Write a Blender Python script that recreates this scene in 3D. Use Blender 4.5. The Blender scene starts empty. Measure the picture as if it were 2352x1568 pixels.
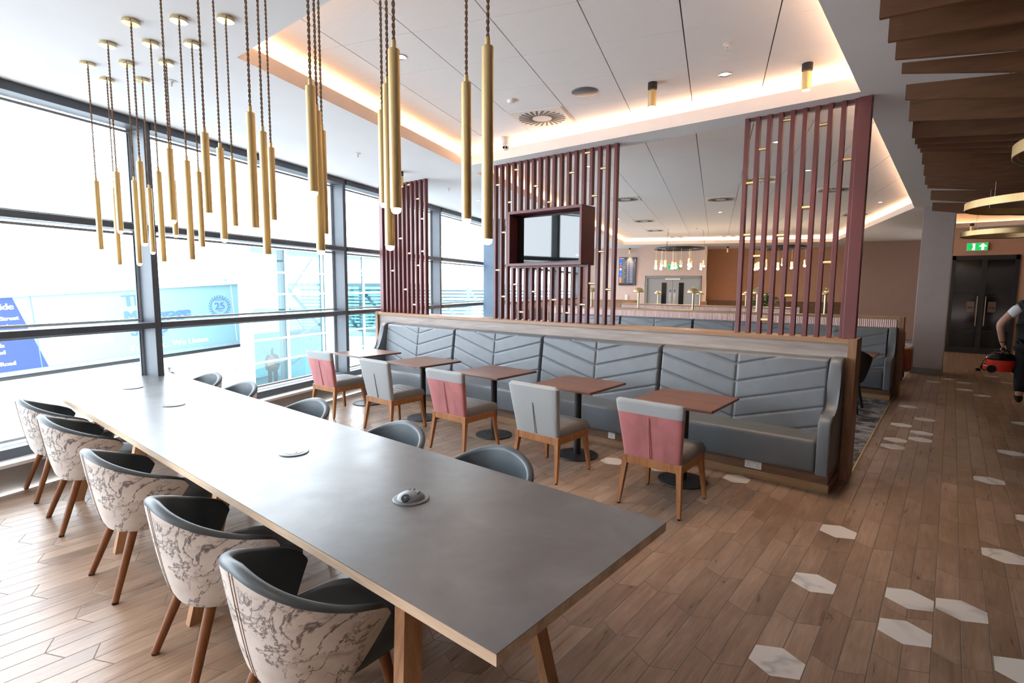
import bpy, bmesh, math, random
from mathutils import Vector, Matrix
random.seed(7)
SC = bpy.context.scene
COL = SC.collection
PI = math.pi

# ------------------------------------------------------------------ camera, world, exposure
cam_d = bpy.data.cameras.new('camera')
cam = bpy.data.objects.new('camera', cam_d)
COL.objects.link(cam)
SC.camera = cam
cam_d.sensor_width = 36.0
cam_d.lens = 18.65
cam_d.clip_start = 0.05
cam_d.clip_end = 500
V1 = Vector((-307 - 1176, 784 - 648, -1218.45)).normalized()
V2 = Vector((2188 - 1176, 784 - 665, -1218.45)).normalized()
ax = -V1
ay = V2
az = ax.cross(ay).normalized()
ay = az.cross(ax).normalized()
rot = Matrix((ax, ay, az)).to_4x4()
cam.matrix_world = Matrix.Translation((0, 0, 1.72)) @ rot

world = bpy.data.worlds.new('overcast_sky')
SC.world = world
world.use_nodes = True
bgn = world.node_tree.nodes['Background']
bgn.inputs[0].default_value = (0.88, 0.945, 1.0, 1)
bgn.inputs[1].default_value = 5.2
SC.view_settings.view_transform = 'Standard'
SC.view_settings.look = 'None'
SC.view_settings.exposure = 1.1
SC.view_settings.gamma = 1.0
SC.view_settings.use_curve_mapping = False

# ------------------------------------------------------------------ materials
def newmat(name):
    m = bpy.data.materials.new(name)
    m.use_nodes = True
    return m, m.node_tree.nodes, m.node_tree.links, m.node_tree.nodes['Principled BSDF']

def setp(b, **k):
    names = dict(col='Base Color', rough='Roughness', metal='Metallic', spec='Specular IOR Level', emc='Emission Color',
                 ems='Emission Strength', sheen='Sheen Weight', coat='Coat Weight', trans='Transmission Weight', alpha='Alpha')
    for a, v in k.items():
        s = b.inputs[names[a]]
        if a in ('col', 'emc') and len(v) == 3:
            v = (*v, 1)
        s.default_value = v

def noise(n, l, vec, scale, detail=3, rough=0.5, dist=0.0):
    t = n.new('ShaderNodeTexNoise')
    t.inputs['Scale'].default_value = scale
    t.inputs['Detail'].default_value = detail
    t.inputs['Roughness'].default_value = rough
    t.inputs['Distortion'].default_value = dist
    if vec is not None:
        l.new(vec, t.inputs['Vector'])
    return t.outputs['Fac']

def coords(n, l, scale=(1, 1, 1), kind='Object', rotz=0.0):
    tc = n.new('ShaderNodeTexCoord')
    mp = n.new('ShaderNodeMapping')
    mp.inputs['Scale'].default_value = scale
    mp.inputs['Rotation'].default_value = (0, 0, rotz)
    l.new(tc.outputs[kind], mp.inputs['Vector'])
    return mp.outputs['Vector']

def ramp(n, l, fac, stops):
    r = n.new('ShaderNodeValToRGB')
    els = r.color_ramp.elements
    while len(els) < len(stops):
        els.new(0.5)
    for e, (p, c) in zip(els, stops):
        e.position = p
        e.color = (*c, 1) if len(c) == 3 else c
    l.new(fac, r.inputs['Fac'])
    return r.outputs['Color']

def bump(n, l, b, h, strength=0.1, dist=0.01):
    bp = n.new('ShaderNodeBump')
    bp.inputs['Strength'].default_value = strength
    bp.inputs['Distance'].default_value = dist
    l.new(h, bp.inputs['Height'])
    l.new(bp.outputs['Normal'], b.inputs['Normal'])

def flat(name, col, rough=0.5, metal=0.0, var=0.06, scale=6.0, spec=0.5, bmp=0.0, bscale=200.0):
    m, n, l, b = newmat(name)
    setp(b, rough=rough, metal=metal, spec=spec)
    v = coords(n, l)
    f = noise(n, l, v, scale)
    lo = tuple(max(0, c * (1 - var)) for c in col)
    hi = tuple(min(1, c * (1 + var)) for c in col)
    l.new(ramp(n, l, f, [(0.3, lo), (0.7, hi)]), b.inputs['Base Color'])
    if bmp:
        bump(n, l, b, noise(n, l, v, bscale, 2), bmp, 0.002)
    return m

def emit(name, col, strength):
    m, n, l, b = newmat(name)
    setp(b, col=(0.02, 0.02, 0.02), emc=col, ems=strength, rough=0.6)
    return m

def wood(name, dark, light, axis='x', scale=1.0, rough=0.45, bands=7.0, contrast=1.0):
    m, n, l, b = newmat(name)
    setp(b, rough=rough)
    s = {'x': (0.7, 9, 9), 'y': (9, 0.7, 9), 'z': (9, 9, 0.7)}[axis]
    v = coords(n, l, tuple(c * scale for c in s))
    f1 = noise(n, l, v, 1.3, 5, 0.6, 0.6)
    v2 = coords(n, l, tuple(c * scale * 7 for c in s))
    f2 = noise(n, l, v2, 1.2, 4, 0.6, 0.2)
    mx = n.new('ShaderNodeMath'); mx.operation = 'MULTIPLY_ADD'
    l.new(f2, mx.inputs[0]); mx.inputs[1].default_value = 0.45
    l.new(f1, mx.inputs[2])
    mid = tuple((a + c) / 2 for a, c in zip(dark, light))
    l.new(ramp(n, l, mx.outputs[0], [(0.48, dark), (0.7, mid), (0.95, light)]), b.inputs['Base Color'])
    bump(n, l, b, f2, 0.08, 0.002)
    return m

M = {}
M['paint_white'] = flat('white_ceiling_paint', (0.80, 0.80, 0.805), 0.85, var=0.02, scale=1.5)
M['fascia'] = flat('white_fascia_paint', (0.80, 0.74, 0.70), 0.8, var=0.02)
M['tan_wall'] = flat('taupe_wall_paint', (0.58, 0.44, 0.38), 0.85, var=0.03, bmp=0.05)
M['brown_wall'] = flat('terracotta_wall_paint', (0.50, 0.28, 0.18), 0.85, var=0.03)
M['kick'] = flat('taupe_kick_panel', (0.24, 0.21, 0.185), 0.6, var=0.03)
M['sill'] = flat('white_sill', (0.75, 0.75, 0.73), 0.5, var=0.02)
M['frame'] = flat('slate_aluminium', (0.088, 0.102, 0.122), 0.42, metal=0.0, var=0.05)
M['frame_light'] = flat('pale_aluminium', (0.5, 0.53, 0.55), 0.4, var=0.04)
M['column'] = flat('column_plaster', (0.36, 0.31, 0.29), 0.85, var=0.03)
M['skirt'] = flat('grey_skirting', (0.17, 0.17, 0.165), 0.6)
M['maroon'] = flat('maroon_powder_coat', (0.13, 0.034, 0.037), 0.38, var=0.05)
M['black'] = flat('black_metal', (0.012, 0.012, 0.014), 0.45, var=0.1)
M['black_gloss'] = flat('black_gloss', (0.006, 0.006, 0.007), 0.12, var=0.1)
M['rubber'] = flat('black_rubber', (0.01, 0.01, 0.01), 0.8)
M['white_plastic'] = flat('white_plastic', (0.72, 0.72, 0.70), 0.4, var=0.02)
M['grey_plastic'] = flat('grey_plastic', (0.16, 0.175, 0.19), 0.35, var=0.03)
M['vinyl'] = flat('slate_vinyl', (0.060, 0.078, 0.092), 0.42, var=0.08, scale=9, bmp=0.12, bscale=260)
M['vinyl_bench'] = flat('grey_blue_vinyl', (0.118, 0.134, 0.150), 0.42, var=0.06, scale=7, bmp=0.1, bscale=260)
M['seat_grey'] = flat('grey_seat_vinyl', (0.15, 0.15, 0.152), 0.48, var=0.07, scale=9, bmp=0.1, bscale=240)
M['dark_upholstery'] = flat('charcoal_upholstery', (0.02, 0.023, 0.026), 0.6, var=0.1)
M['grey_door'] = flat('grey_door_paint', (0.30, 0.30, 0.305), 0.5, var=0.02)
M['door_frame'] = flat('grey_frame_paint', (0.24, 0.245, 0.25), 0.5, var=0.02)
M['green'] = emit('exit_green', (0.0, 0.30, 0.05), 1.0)
M['sign_white'] = emit('exit_white', (0.9, 1.0, 0.9), 1.1)
M['bulb'] = emit('warm_bulb', (1.0, 0.78, 0.50), 9.0)
M['led'] = emit('warm_led_strip', (1.0, 0.58, 0.33), 12.0)
M['led_dim'] = emit('warm_led_strip_dim', (1.0, 0.55, 0.27), 6.0)
M['bulb_far'] = emit('warm_chandelier_bulb', (1.0, 0.72, 0.46), 85.0)
M['lens'] = emit('downlight_lens', (1.0, 0.85, 0.66), 5.0)
M['chrome'] = flat('satin_steel', (0.6, 0.6, 0.6), 0.25, metal=1.0)
M['red'] = flat('red_plastic', (0.62, 0.03, 0.012), 0.35)
M['leaf'] = flat('green_leaf', (0.03, 0.12, 0.022), 0.45, var=0.4, scale=10)
M['pink_pot'] = flat('pink_planter', (0.62, 0.42, 0.40), 0.6)
M['hivis'] = flat('orange_hi_vis', (0.85, 0.16, 0.045), 0.8)
M['hivis_y'] = flat('yellow_hi_vis', (0.20, 0.22, 0.05), 0.8)
M['reflect'] = flat('reflective_tape', (0.22, 0.23, 0.23), 0.5)
M['workwear'] = flat('dark_workwear', (0.012, 0.02, 0.022), 0.9)
M['skin'] = flat('skin', (0.50, 0.29, 0.21), 0.55, var=0.06)
M['skin_out'] = flat('skin_outdoors', (0.15, 0.08, 0.06), 0.6, var=0.05)
M['hair'] = flat('grey_hair', (0.10, 0.095, 0.09), 0.8)
M['black_cloth'] = flat('black_cloth', (0.008, 0.009, 0.011), 0.9)
M['white_cloth'] = flat('white_cloth', (0.72, 0.74, 0.78), 0.9, var=0.03)
M['ply'] = wood('pale_ply_edge', (0.50, 0.34, 0.22), (0.78, 0.60, 0.43), 'x', 1.2, 0.5)
M['ply_leg'] = wood('laminated_ply_leg', (0.30, 0.15, 0.07), (0.52, 0.29, 0.15), 'z', 1.4, 0.5)
M['chair_wood'] = wood('chestnut_chair_wood', (0.22, 0.085, 0.028), (0.42, 0.185, 0.07), 'z', 1.3, 0.4)
M['tub_leg'] = wood('walnut_stained_leg', (0.115, 0.038, 0.012), (0.26, 0.095, 0.03), 'z', 1.3, 0.4)
M['walnut'] = wood('walnut_laminate', (0.10, 0.040, 0.024), (0.20, 0.088, 0.055), 'x', 1.1, 0.36)
M['oak'] = wood('oak_cap', (0.20, 0.105, 0.05), (0.38, 0.22, 0.115), 'x', 1.0, 0.42)
M['oak_v'] = wood('oak_end_board', (0.16, 0.075, 0.034), (0.33, 0.18, 0.09), 'z', 1.0, 0.42)
M['grey_oak'] = wood('grey_oak_panel', (0.15, 0.115, 0.105), (0.44, 0.36, 0.31), 'x', 0.55, 0.5)
M['plinth'] = wood('walnut_plinth', (0.10, 0.052, 0.03), (0.21, 0.115, 0.07), 'x', 0.9, 0.45)
M['baffle'] = wood('dark_oak_baffle', (0.062, 0.024, 0.009), (0.155, 0.066, 0.026), 'x', 0.9, 0.5)
M['cable'] = flat('brown_twisted_flex', (0.24, 0.14, 0.08), 0.7, var=0.3, scale=60)

def brass_mat(name, col, rough):
    m, n, l, b = newmat(name)
    setp(b, rough=rough, metal=1.0)
    v = coords(n, l, (60, 60, 1))
    f = noise(n, l, v, 3.0, 2)
    l.new(ramp(n, l, f, [(0.3, tuple(c * 0.88 for c in col)), (0.7, col)]), b.inputs['Base Color'])
    bump(n, l, b, f, 0.04, 0.001)
    return m
M['brass'] = brass_mat('brushed_brass', (0.83, 0.64, 0.33), 0.42)
M['brass_pale'] = brass_mat('pale_brass', (0.74, 0.62, 0.36), 0.32)

def glass_mat(name, tint, gloss=0.07, rough=0.02, haze=None):
    m, n, l, b = newmat(name)
    n.remove(b)
    out = n['Material Output']
    tr = n.new('ShaderNodeBsdfTransparent'); tr.inputs['Color'].default_value = (*tint, 1)
    gl = n.new('ShaderNodeBsdfGlossy'); gl.inputs['Roughness'].default_value = rough
    lw = n.new('ShaderNodeLayerWeight'); lw.inputs['Blend'].default_value = 0.12
    mp = n.new('ShaderNodeMath'); mp.operation = 'MULTIPLY_ADD'
    mp.inputs[1].default_value = 0.5; mp.inputs[2].default_value = gloss
    l.new(lw.outputs['Fresnel'], mp.inputs[0])
    mx = n.new('ShaderNodeMixShader')
    l.new(mp.outputs[0], mx.inputs['Fac']); l.new(tr.outputs[0], mx.inputs[1]); l.new(gl.outputs[0], mx.inputs[2])
    l.new(mx.outputs[0], out.inputs['Surface'])
    return m
M['glass'] = glass_mat('window_glass', (0.965, 0.985, 1.0), 0.0)
M['link_glass'] = glass_mat('tinted_link_glass', (0.36, 0.54, 0.56), 0.06)
M['dark_glass'] = flat('dark_door_glass', (0.008, 0.009, 0.01), 0.08, var=0.1)

# table laminate
m, n, l, b = newmat('concrete_laminate')
setp(b, rough=0.33, spec=0.65)
v = coords(n, l)
f = noise(n, l, v, 2.6, 6, 0.6, 0.3)
l.new(ramp(n, l, f, [(0.3, (0.094, 0.090, 0.090)), (0.52, (0.134, 0.129, 0.129)), (0.75, (0.185, 0.18, 0.18))]), b.inputs['Base Color'])
l.new(ramp(n, l, noise(n, l, v, 5, 4), [(0.3, (0.30,) * 3), (0.7, (0.37,) * 3)]), b.inputs['Roughness'])
M['laminate'] = m

# marble-print velvet on the tub chairs
m, n, l, b = newmat('marble_print_velvet')
setp(b, rough=0.9, sheen=0.25, spec=0.2)
v = coords(n, l, (1, 1, 1.15))
def ridge(vec, sc, det, dist, width, soft):
    f = noise(n, l, vec, sc, det, 0.62, dist)
    a = n.new('ShaderNodeMath'); a.operation = 'SUBTRACT'; l.new(f, a.inputs[0]); a.inputs[1].default_value = 0.5
    c = n.new('ShaderNodeMath'); c.operation = 'ABSOLUTE'; l.new(a.outputs[0], c.inputs[0])
    mr = n.new('ShaderNodeMapRange'); l.new(c.outputs[0], mr.inputs['Value'])
    mr.inputs['From Min'].default_value = width; mr.inputs['From Max'].default_value = soft
    mr.inputs['To Min'].default_value = 1; mr.inputs['To Max'].default_value = 0
    return mr.outputs['Result']
r1 = ridge(v, 2.5, 6, 0.7, 0.002, 0.012)
r2 = ridge(v, 5.5, 7, 0.5, 0.003, 0.018)
mk = n.new('ShaderNodeMapRange'); l.new(noise(n, l, v, 4.0, 4, 0.6), mk.inputs['Value'])
mk.inputs['From Min'].default_value = 0.50; mk.inputs['From Max'].default_value = 0.62
def mul(a, c):
    q = n.new('ShaderNodeMath'); q.operation = 'MULTIPLY'; l.new(a, q.inputs[0])
    if isinstance(c, float): q.inputs[1].default_value = c
    else: l.new(c, q.inputs[1])
    return q.outputs[0]
def vmax(a, c):
    q = n.new('ShaderNodeMath'); q.operation = 'MAXIMUM'; l.new(a, q.inputs[0]); l.new(c, q.inputs[1]); return q.outputs[0]
blot = n.new('ShaderNodeMapRange'); l.new(noise(n, l, coords(n, l, (0.8, 0.8, 2.0)), 5.5, 8, 0.72, 0.5), blot.inputs['Value'])
blot.inputs['From Min'].default_value = 0.555; blot.inputs['From Max'].default_value = 0.66
mk2 = n.new('ShaderNodeMapRange'); l.new(noise(n, l, v, 3.3, 2), mk2.inputs['Value'])
mk2.inputs['From Min'].default_value = 0.42; mk2.inputs['From Max'].default_value = 0.62
veins = vmax(vmax(mul(r1, 0.85), mul(mul(r2, mk.outputs[0]), 0.9)), mul(mul(blot.outputs[0], mk2.outputs[0]), 0.8))
base = ramp(n, l, noise(n, l, v, 7, 5), [(0.3, (0.58, 0.525, 0.48)), (0.55, (0.70, 0.65, 0.61)), (0.8, (0.79, 0.75, 0.715))])
mx = n.new('ShaderNodeMix'); mx.data_type = 'RGBA'
l.new(veins, mx.inputs[0]); l.new(base, mx.inputs[6]); mx.inputs[7].default_value = (0.105, 0.085, 0.085, 1)
l.new(mx.outputs[2], b.inputs['Base Color'])
bump(n, l, b, noise(n, l, v, 120, 2), 0.15, 0.002)
M['marble_velvet'] = m

def velvet(name, col, var):
    m, n, l, b = newmat(name)
    setp(b, rough=0.85, sheen=0.3, spec=0.2)
    v = coords(n, l, (1, 1, 0.5))
    f = noise(n, l, v, 7, 4, 0.6, 0.4)
    l.new(ramp(n, l, f, [(0.35, tuple(c * (1 - var) for c in col)), (0.6, col)]), b.inputs['Base Color'])
    return m
M['pink_velvet'] = velvet('dusty_pink_velvet', (0.44, 0.155, 0.155), 0.22)

m, n, l, b = newmat('grey_woven_fabric')
setp(b, rough=0.95, spec=0.2)
v = coords(n, l, (1, 1, 1), rotz=0)
w1 = n.new('ShaderNodeTexChecker'); w1.inputs['Scale'].default_value = 170
l.new(v, w1.inputs['Vector'])
w1.inputs['Color1'].default_value = (0.44, 0.45, 0.45, 1); w1.inputs['Color2'].default_value = (0.25, 0.265, 0.275, 1)
l.new(w1.outputs['Color'], b.inputs['Base Color'])
bump(n, l, b, w1.outputs['Fac'], 0.3, 0.001)
M['weave'] = m

# fluted pink tile
m, n, l, b = newmat('pink_fluted_tile')
setp(b, rough=0.4)
v = coords(n, l, (1, 0, 0))
f = noise(n, l, coords(n, l, (9, 0, 0)), 1.5, 1)
l.new(ramp(n, l, f, [(0.35, (0.66, 0.46, 0.43)), (0.65, (0.78, 0.60, 0.57))]), b.inputs['Base Color'])
M['flute'] = m

# acoustic ceiling tiles
m, n, l, b = newmat('ceiling_tile')
setp(b, rough=0.9)
v = coords(n, l, (1, 1, 1))
f = noise(n, l, coords(n, l, (3, 60, 1), rotz=0.327), 4, 3)
l.new(ramp(n, l, f, [(0.3, (0.87, 0.855, 0.845)), (0.7, (0.91, 0.895, 0.885))]), b.inputs['Base Color'])
M['tile'] = m

# carpet
m, n, l, b = newmat('marble_pattern_carpet')
setp(b, rough=1.0, spec=0.1)
v = coords(n, l)
f = noise(n, l, v, 3.2, 7, 0.65, 1.6)
l.new(ramp(n, l, f, [(0.36, (0.035, 0.033, 0.035)), (0.5, (0.16, 0.15, 0.15)), (0.56, (0.36, 0.35, 0.35)), (0.66, (0.10, 0.095, 0.10))]), b.inputs['Base Color'])
bump(n, l, b, noise(n, l, v, 300, 2), 0.4, 0.004)
M['carpet'] = m

# white marble hexagon inlay
m, n, l, b = newmat('white_marble_tile')
setp(b, rough=0.35)
v = coords(n, l, (1, 1, 1), rotz=0.6)
f = noise(n, l, v, 1.25, 4, 0.5, 0.5)
l.new(ramp(n, l, f, [(0.40, (0.68, 0.65, 0.61)), (0.475, (0.67, 0.64, 0.60)), (0.5, (0.45, 0.44, 0.435)), (0.52, (0.68, 0.65, 0.61))]), b.inputs['Base Color'])
M['hex'] = m

# floor : wood-look porcelain planks with pointed ends, laid along Y
m, n, l, b = newmat('wood_plank_tile')
def mth(op, a, c=None, d=None):
    q = n.new('ShaderNodeMath'); q.operation = op
    for i, s in enumerate((a, c, d)):
        if s is None: continue
        if isinstance(s, (int, float)): q.inputs[i].default_value = s
        else: l.new(s, q.inputs[i])
    return q.outputs[0]
tc = n.new('ShaderNodeTexCoord')
sp = n.new('ShaderNodeSeparateXYZ'); l.new(tc.outputs['Object'], sp.inputs[0])
PW = 0.2205
p = mth('DIVIDE', mth('ADD', sp.outputs['X'], 0.507 + PW / 2 + PW * 400), PW)
pid = mth('FLOOR', p)
pf = mth('SUBTRACT', p, pid)                    # 0..1 across a pair of planks
cen = mth('ABSOLUTE', mth('SUBTRACT', pf, 0.5))  # 0 at pair centre, .5 at the rim
wn = n.new('ShaderNodeTexWhiteNoise'); wn.noise_dimensions = '1D'; l.new(pid, wn.inputs['W'])
L = 0.4905
yy = mth('DIVIDE', mth('ADD', mth('SUBTRACT', sp.outputs['Y'], mth('MULTIPLY', cen, 0.106)), mth('MULTIPLY', wn.outputs['Value'], L)), L)
yy = mth('ADD', yy, 100)
yid = mth('FLOOR', yy)
yf = mth('SUBTRACT', yy, yid)
side = mth('GREATER_THAN', pf, 0.5)
cid = n.new('ShaderNodeCombineXYZ'); l.new(pid, cid.inputs[0]); l.new(yid, cid.inputs[1]); l.new(side, cid.inputs[2])
wn2 = n.new('ShaderNodeTexWhiteNoise'); wn2.noise_dimensions = '3D'; l.new(cid.outputs[0], wn2.inputs['Vector'])
# joints (metres)
dx1 = mth('MULTIPLY', mth('MINIMUM', cen, mth('SUBTRACT', 0.5, cen)), PW)
dy1 = mth('MULTIPLY', mth('MINIMUM', yf, mth('SUBTRACT', 1.0, yf)), L * 0.9)
dj = mth('MINIMUM', dx1, dy1)
grout = n.new('ShaderNodeMapRange'); l.new(dj, grout.inputs['Value'])
grout.inputs['From Min'].default_value = 0.0014; grout.inputs['From Max'].default_value = 0.0032
grout.inputs['To Min'].default_value = 1; grout.inputs['To Max'].default_value = 0
# grain, shifted per plank
off = n.new('ShaderNodeVectorMath'); off.operation = 'MULTIPLY_ADD'
l.new(wn2.outputs['Color'], off.inputs[0]); off.inputs[1].default_value = (7, 7, 7); l.new(tc.outputs['Object'], off.inputs[2])
mp = n.new('ShaderNodeMapping'); mp.inputs['Scale'].default_value = (13, 1.5, 1); l.new(off.outputs[0], mp.inputs['Vector'])
g1 = noise(n, l, mp.outputs[0], 1.6, 6, 0.62, 0.9)
mp2 = n.new('ShaderNodeMapping'); mp2.inputs['Scale'].default_value = (90, 5, 1); l.new(off.outputs[0], mp2.inputs['Vector'])
g2 = noise(n, l, mp2.outputs[0], 1.5, 3)
mp3 = n.new('ShaderNodeMapping'); mp3.inputs['Scale'].default_value = (3, 2, 1); l.new(off.outputs[0], mp3.inputs['Vector'])
g3 = noise(n, l, mp3.outputs[0], 1.5, 3)
gg = mth('ADD', mth('MULTIPLY', g1, 0.5), mth('ADD', mth('MULTIPLY', g2, 0.2), mth('MULTIPLY', g3, 0.3)))
gg = mth('ADD', gg, mth('MULTIPLY', mth('SUBTRACT', wn2.outputs['Value'], 0.5), 0.16))
wc = ramp(n, l, gg, [(0.32, (0.165, 0.100, 0.064)), (0.5, (0.275, 0.180, 0.122)), (0.68, (0.39, 0.275, 0.20))])
mx = n.new('ShaderNodeMix'); mx.data_type = 'RGBA'
l.new(grout.outputs[0], mx.inputs[0]); l.new(wc, mx.inputs[6]); mx.inputs[7].default_value = (0.15, 0.115, 0.09, 1)
l.new(mx.outputs[2], b.inputs['Base Color'])
rr = n.new('ShaderNodeMapRange'); l.new(g1, rr.inputs['Value']); rr.inputs['To Min'].default_value = 0.22; rr.inputs['To Max'].default_value = 0.38
l.new(mth('ADD', rr.outputs[0], mth('MULTIPLY', grout.outputs[0], 0.5)), b.inputs['Roughness'])
setp(b, spec=0.62)
bump(n, l, b, mth('SUBTRACT', mth('MULTIPLY', g2, 0.25), grout.outputs[0]), 0.35, 0.0025)
M['floor'] = m

# ------------------------------------------------------------------ mesh helpers
def link(name, me, parent=None, loc=None):
    o = bpy.data.objects.new(name, me)
    COL.objects.link(o)
    if parent is not None: o.parent = parent
    if loc is not None: o.location = loc
    return o

def obj(name, bm, mats, parent=None, loc=None, smooth=False, label=None):
    me = bpy.data.meshes.new(name)
    bmesh.ops.recalc_face_normals(bm, faces=bm.faces)
    bm.to_mesh(me); bm.free()
    if not isinstance(mats, (list, tuple)): mats = [mats]
    for q in mats: me.materials.append(M[q] if isinstance(q, str) else q)
    if smooth:
        for pl in me.polygons: pl.use_smooth = True
        if smooth != 'all':
            me.set_sharp_from_angle(angle=math.radians(smooth if smooth is not True else 40))
    o = link(name, me, parent, loc)
    if label: o['label'] = label
    return o

def tag(o, label, cat, group=None):
    o['label'] = label; o['category'] = cat
    if group: o['group'] = group
    return o

def thing(name, label, cat, loc=(0, 0, 0), rz=0.0, group=None):
    o = bpy.data.objects.new(name, None)
    o.empty_display_size = 0.1
    COL.objects.link(o)
    o.location = loc; o.rotation_euler = (0, 0, rz)
    return tag(o, label, cat, group)

def struct(name, bm, mats, parent=None, smooth=False):
    o = obj(name, bm, mats, parent, smooth=smooth)
    if parent is None: o['kind'] = 'structure'
    return o

def dup(root, loc, rz=None, label=None, group=None):
    r = root.copy(); COL.objects.link(r); r.location = loc
    if rz is not None: r.rotation_euler = (0, 0, rz)
    if label: r['label'] = label
    if group: r['group'] = group
    def rec(a, c):
        for ch in list(a.children):
            d = ch.copy(); COL.objects.link(d); d.parent = c
            rec(ch, d)
    rec(root, r)
    return r

def B(): return bmesh.new()

def box(bm, lo, hi, bev=0.0, mat=0, mtx=None, seg=2):
    lo = Vector(lo); hi = Vector(hi)
    c = (lo + hi) / 2; s = hi - lo
    r = bmesh.ops.create_cube(bm, size=1.0, matrix=Matrix.Translation(c) @ Matrix.Diagonal((*s, 1)))
    vs = r['verts']
    es = {e for v in vs for e in v.link_edges}
    fs = {f for v in vs for f in v.link_faces}
    for f in fs: f.material_index = mat
    if bev > 0:
        rb = bmesh.ops.bevel(bm, geom=list(es), offset=bev, segments=seg, affect='EDGES', profile=0.5)
        vs = list({v for f in rb['faces'] for v in f.verts} | {v for v in vs if v.is_valid})
        for f in rb['faces']: f.material_index = mat
    if mtx is not None:
        bmesh.ops.transform(bm, matrix=mtx, verts=[v for v in vs if v.is_valid])
    return vs

def bar(bm, p0, p1, w, d, up=(0, 0, 1), w1=None, d1=None, mat=0):
    """rectangular bar between two points, w across, d along up-ish"""
    p0 = Vector(p0); p1 = Vector(p1)
    t = (p1 - p0).normalized(); u = Vector(up)
    s = t.cross(u)
    if s.length < 1e-4: s = t.cross(Vector((0, 1, 0)))
    s.normalize(); u = s.cross(t).normalized()
    w1 = w if w1 is None else w1; d1 = d if d1 is None else d1
    vs = []
    for p, ww, dd in ((p0, w, d), (p1, w1, d1)):
        for a, c in ((-1, -1), (1, -1), (1, 1), (-1, 1)):
            vs.append(bm.verts.new(p + s * ww / 2 * a + u * dd / 2 * c))
    for q in ((0, 1, 2, 3), (7, 6, 5, 4), (0, 4, 5, 1), (1, 5, 6, 2), (2, 6, 7, 3), (3, 7, 4, 0)):
        bm.faces.new([vs[i] for i in q]).material_index = mat

def cyl(bm, p0, p1, r0, r1=None, n=16, caps=True, mat=0):
    p0 = Vector(p0); p1 = Vector(p1); r1 = r0 if r1 is None else r1
    t = (p1 - p0).normalized()
    a = t.orthogonal().normalized(); c = t.cross(a)
    R0 = []; R1 = []
    for i in range(n):
        an = 2 * PI * i / n
        dv = a * math.cos(an) + c * math.sin(an)
        R0.append(bm.verts.new(p0 + dv * r0)); R1.append(bm.verts.new(p1 + dv * r1))
    for i in range(n):
        j = (i + 1) % n
        bm.faces.new((R0[i], R0[j], R1[j], R1[i])).material_index = mat
    if caps:
        bm.faces.new(R0[::-1]).material_index = mat
        bm.faces.new(R1).material_index = mat

def tube(bm, pts, r, n=8, closed=False, mat=0):
    pts = [Vector(p) for p in pts]
    rings = []
    N = len(pts)
    prev = None
    for i, p in enumerate(pts):
        if closed: t = (pts[(i + 1) % N] - pts[i - 1])
        else: t = pts[min(i + 1, N - 1)] - pts[max(i - 1, 0)]
        t.normalize()
        if prev is None: a = t.orthogonal().normalized()
        else:
            a = prev - t * prev.dot(t)
            if a.length < 1e-5: a = t.orthogonal()
            a.normalize()
        prev = a
        c = t.cross(a)
        rr = r[i] if isinstance(r, (list, tuple)) else r
        rings.append([bm.verts.new(p + (a * math.cos(2 * PI * k / n) + c * math.sin(2 * PI * k / n)) * rr) for k in range(n)])
    K = N if closed else N - 1
    for i in range(K):
        A = rings[i]; C = rings[(i + 1) % N]
        for k in range(n):
            q = (k + 1) % n
            bm.faces.new((A[k], A[q], C[q], C[k])).material_index = mat
    if not closed:
        bm.faces.new(rings[0][::-1]).material_index = mat
        bm.faces.new(rings[-1]).material_index = mat

def lathe(bm, prof, n=32, c=(0, 0, 0), mat=0):
    c = Vector(c)
    rings = []
    for r, z in prof:
        if r < 1e-6: rings.append([bm.verts.new(c + Vector((0, 0, z)))])
        else: rings.append([bm.verts.new(c + Vector((r * math.cos(2 * PI * i / n), r * math.sin(2 * PI * i / n), z))) for i in range(n)])
    for A, C in zip(rings, rings[1:]):
        for i in range(n):
            j = (i + 1) % n
            q = []
            for v in ((A[i % len(A)]), (A[j % len(A)]), (C[j % len(C)]), (C[i % len(C)])):
                if v not in q: q.append(v)
            if len(q) >= 3: bm.faces.new(q).material_index = mat

def prism(bm, poly, z0, z1, mat=0):
    a = [bm.verts.new((x, y, z0)) for x, y in poly]
    c = [bm.verts.new((x, y, z1)) for x, y in poly]
    bm.faces.new(a[::-1]).material_index = mat
    bm.faces.new(c).material_index = mat
    k = len(poly)
    for i in range(k):
        j = (i + 1) % k
        bm.faces.new((a[i], a[j], c[j], c[i])).material_index = mat

def extrude_x(bm, poly, x0, x1, bev=0.0, mat=0):
    """polygon in (y, z) extruded along x"""
    a = [bm.verts.new((x0, y, z)) for y, z in poly]
    c = [bm.verts.new((x1, y, z)) for y, z in poly]
    f0 = bm.faces.new(a[::-1]); f1 = bm.faces.new(c)
    k = len(poly); fs = [f0, f1]
    for i in range(k):
        j = (i + 1) % k
        fs.append(bm.faces.new((a[i], a[j], c[j], c[i])))
    for f in fs: f.material_index = mat
    if bev:
        es = list(set(f0.edges) | set(f1.edges))
        bmesh.ops.bevel(bm, geom=es, offset=bev, segments=3, affect='EDGES', profile=0.5)

def quad(bm, pts, mat=0):
    f = bm.faces.new([bm.verts.new(p) for p in pts]); f.material_index = mat
    return f

def grid(bm, fn, nu, nv, mat=0, closed_u=False):
    vs = [[bm.verts.new(fn(i / nu, j / nv)) for j in range(nv + 1)] for i in range(nu if closed_u else nu + 1)]
    for i in range(nu):
        A = vs[i]; C = vs[(i + 1) % len(vs)]
        for j in range(nv):
            bm.faces.new((A[j], C[j], C[j + 1], A[j + 1])).material_index = mat
    return vs

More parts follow.
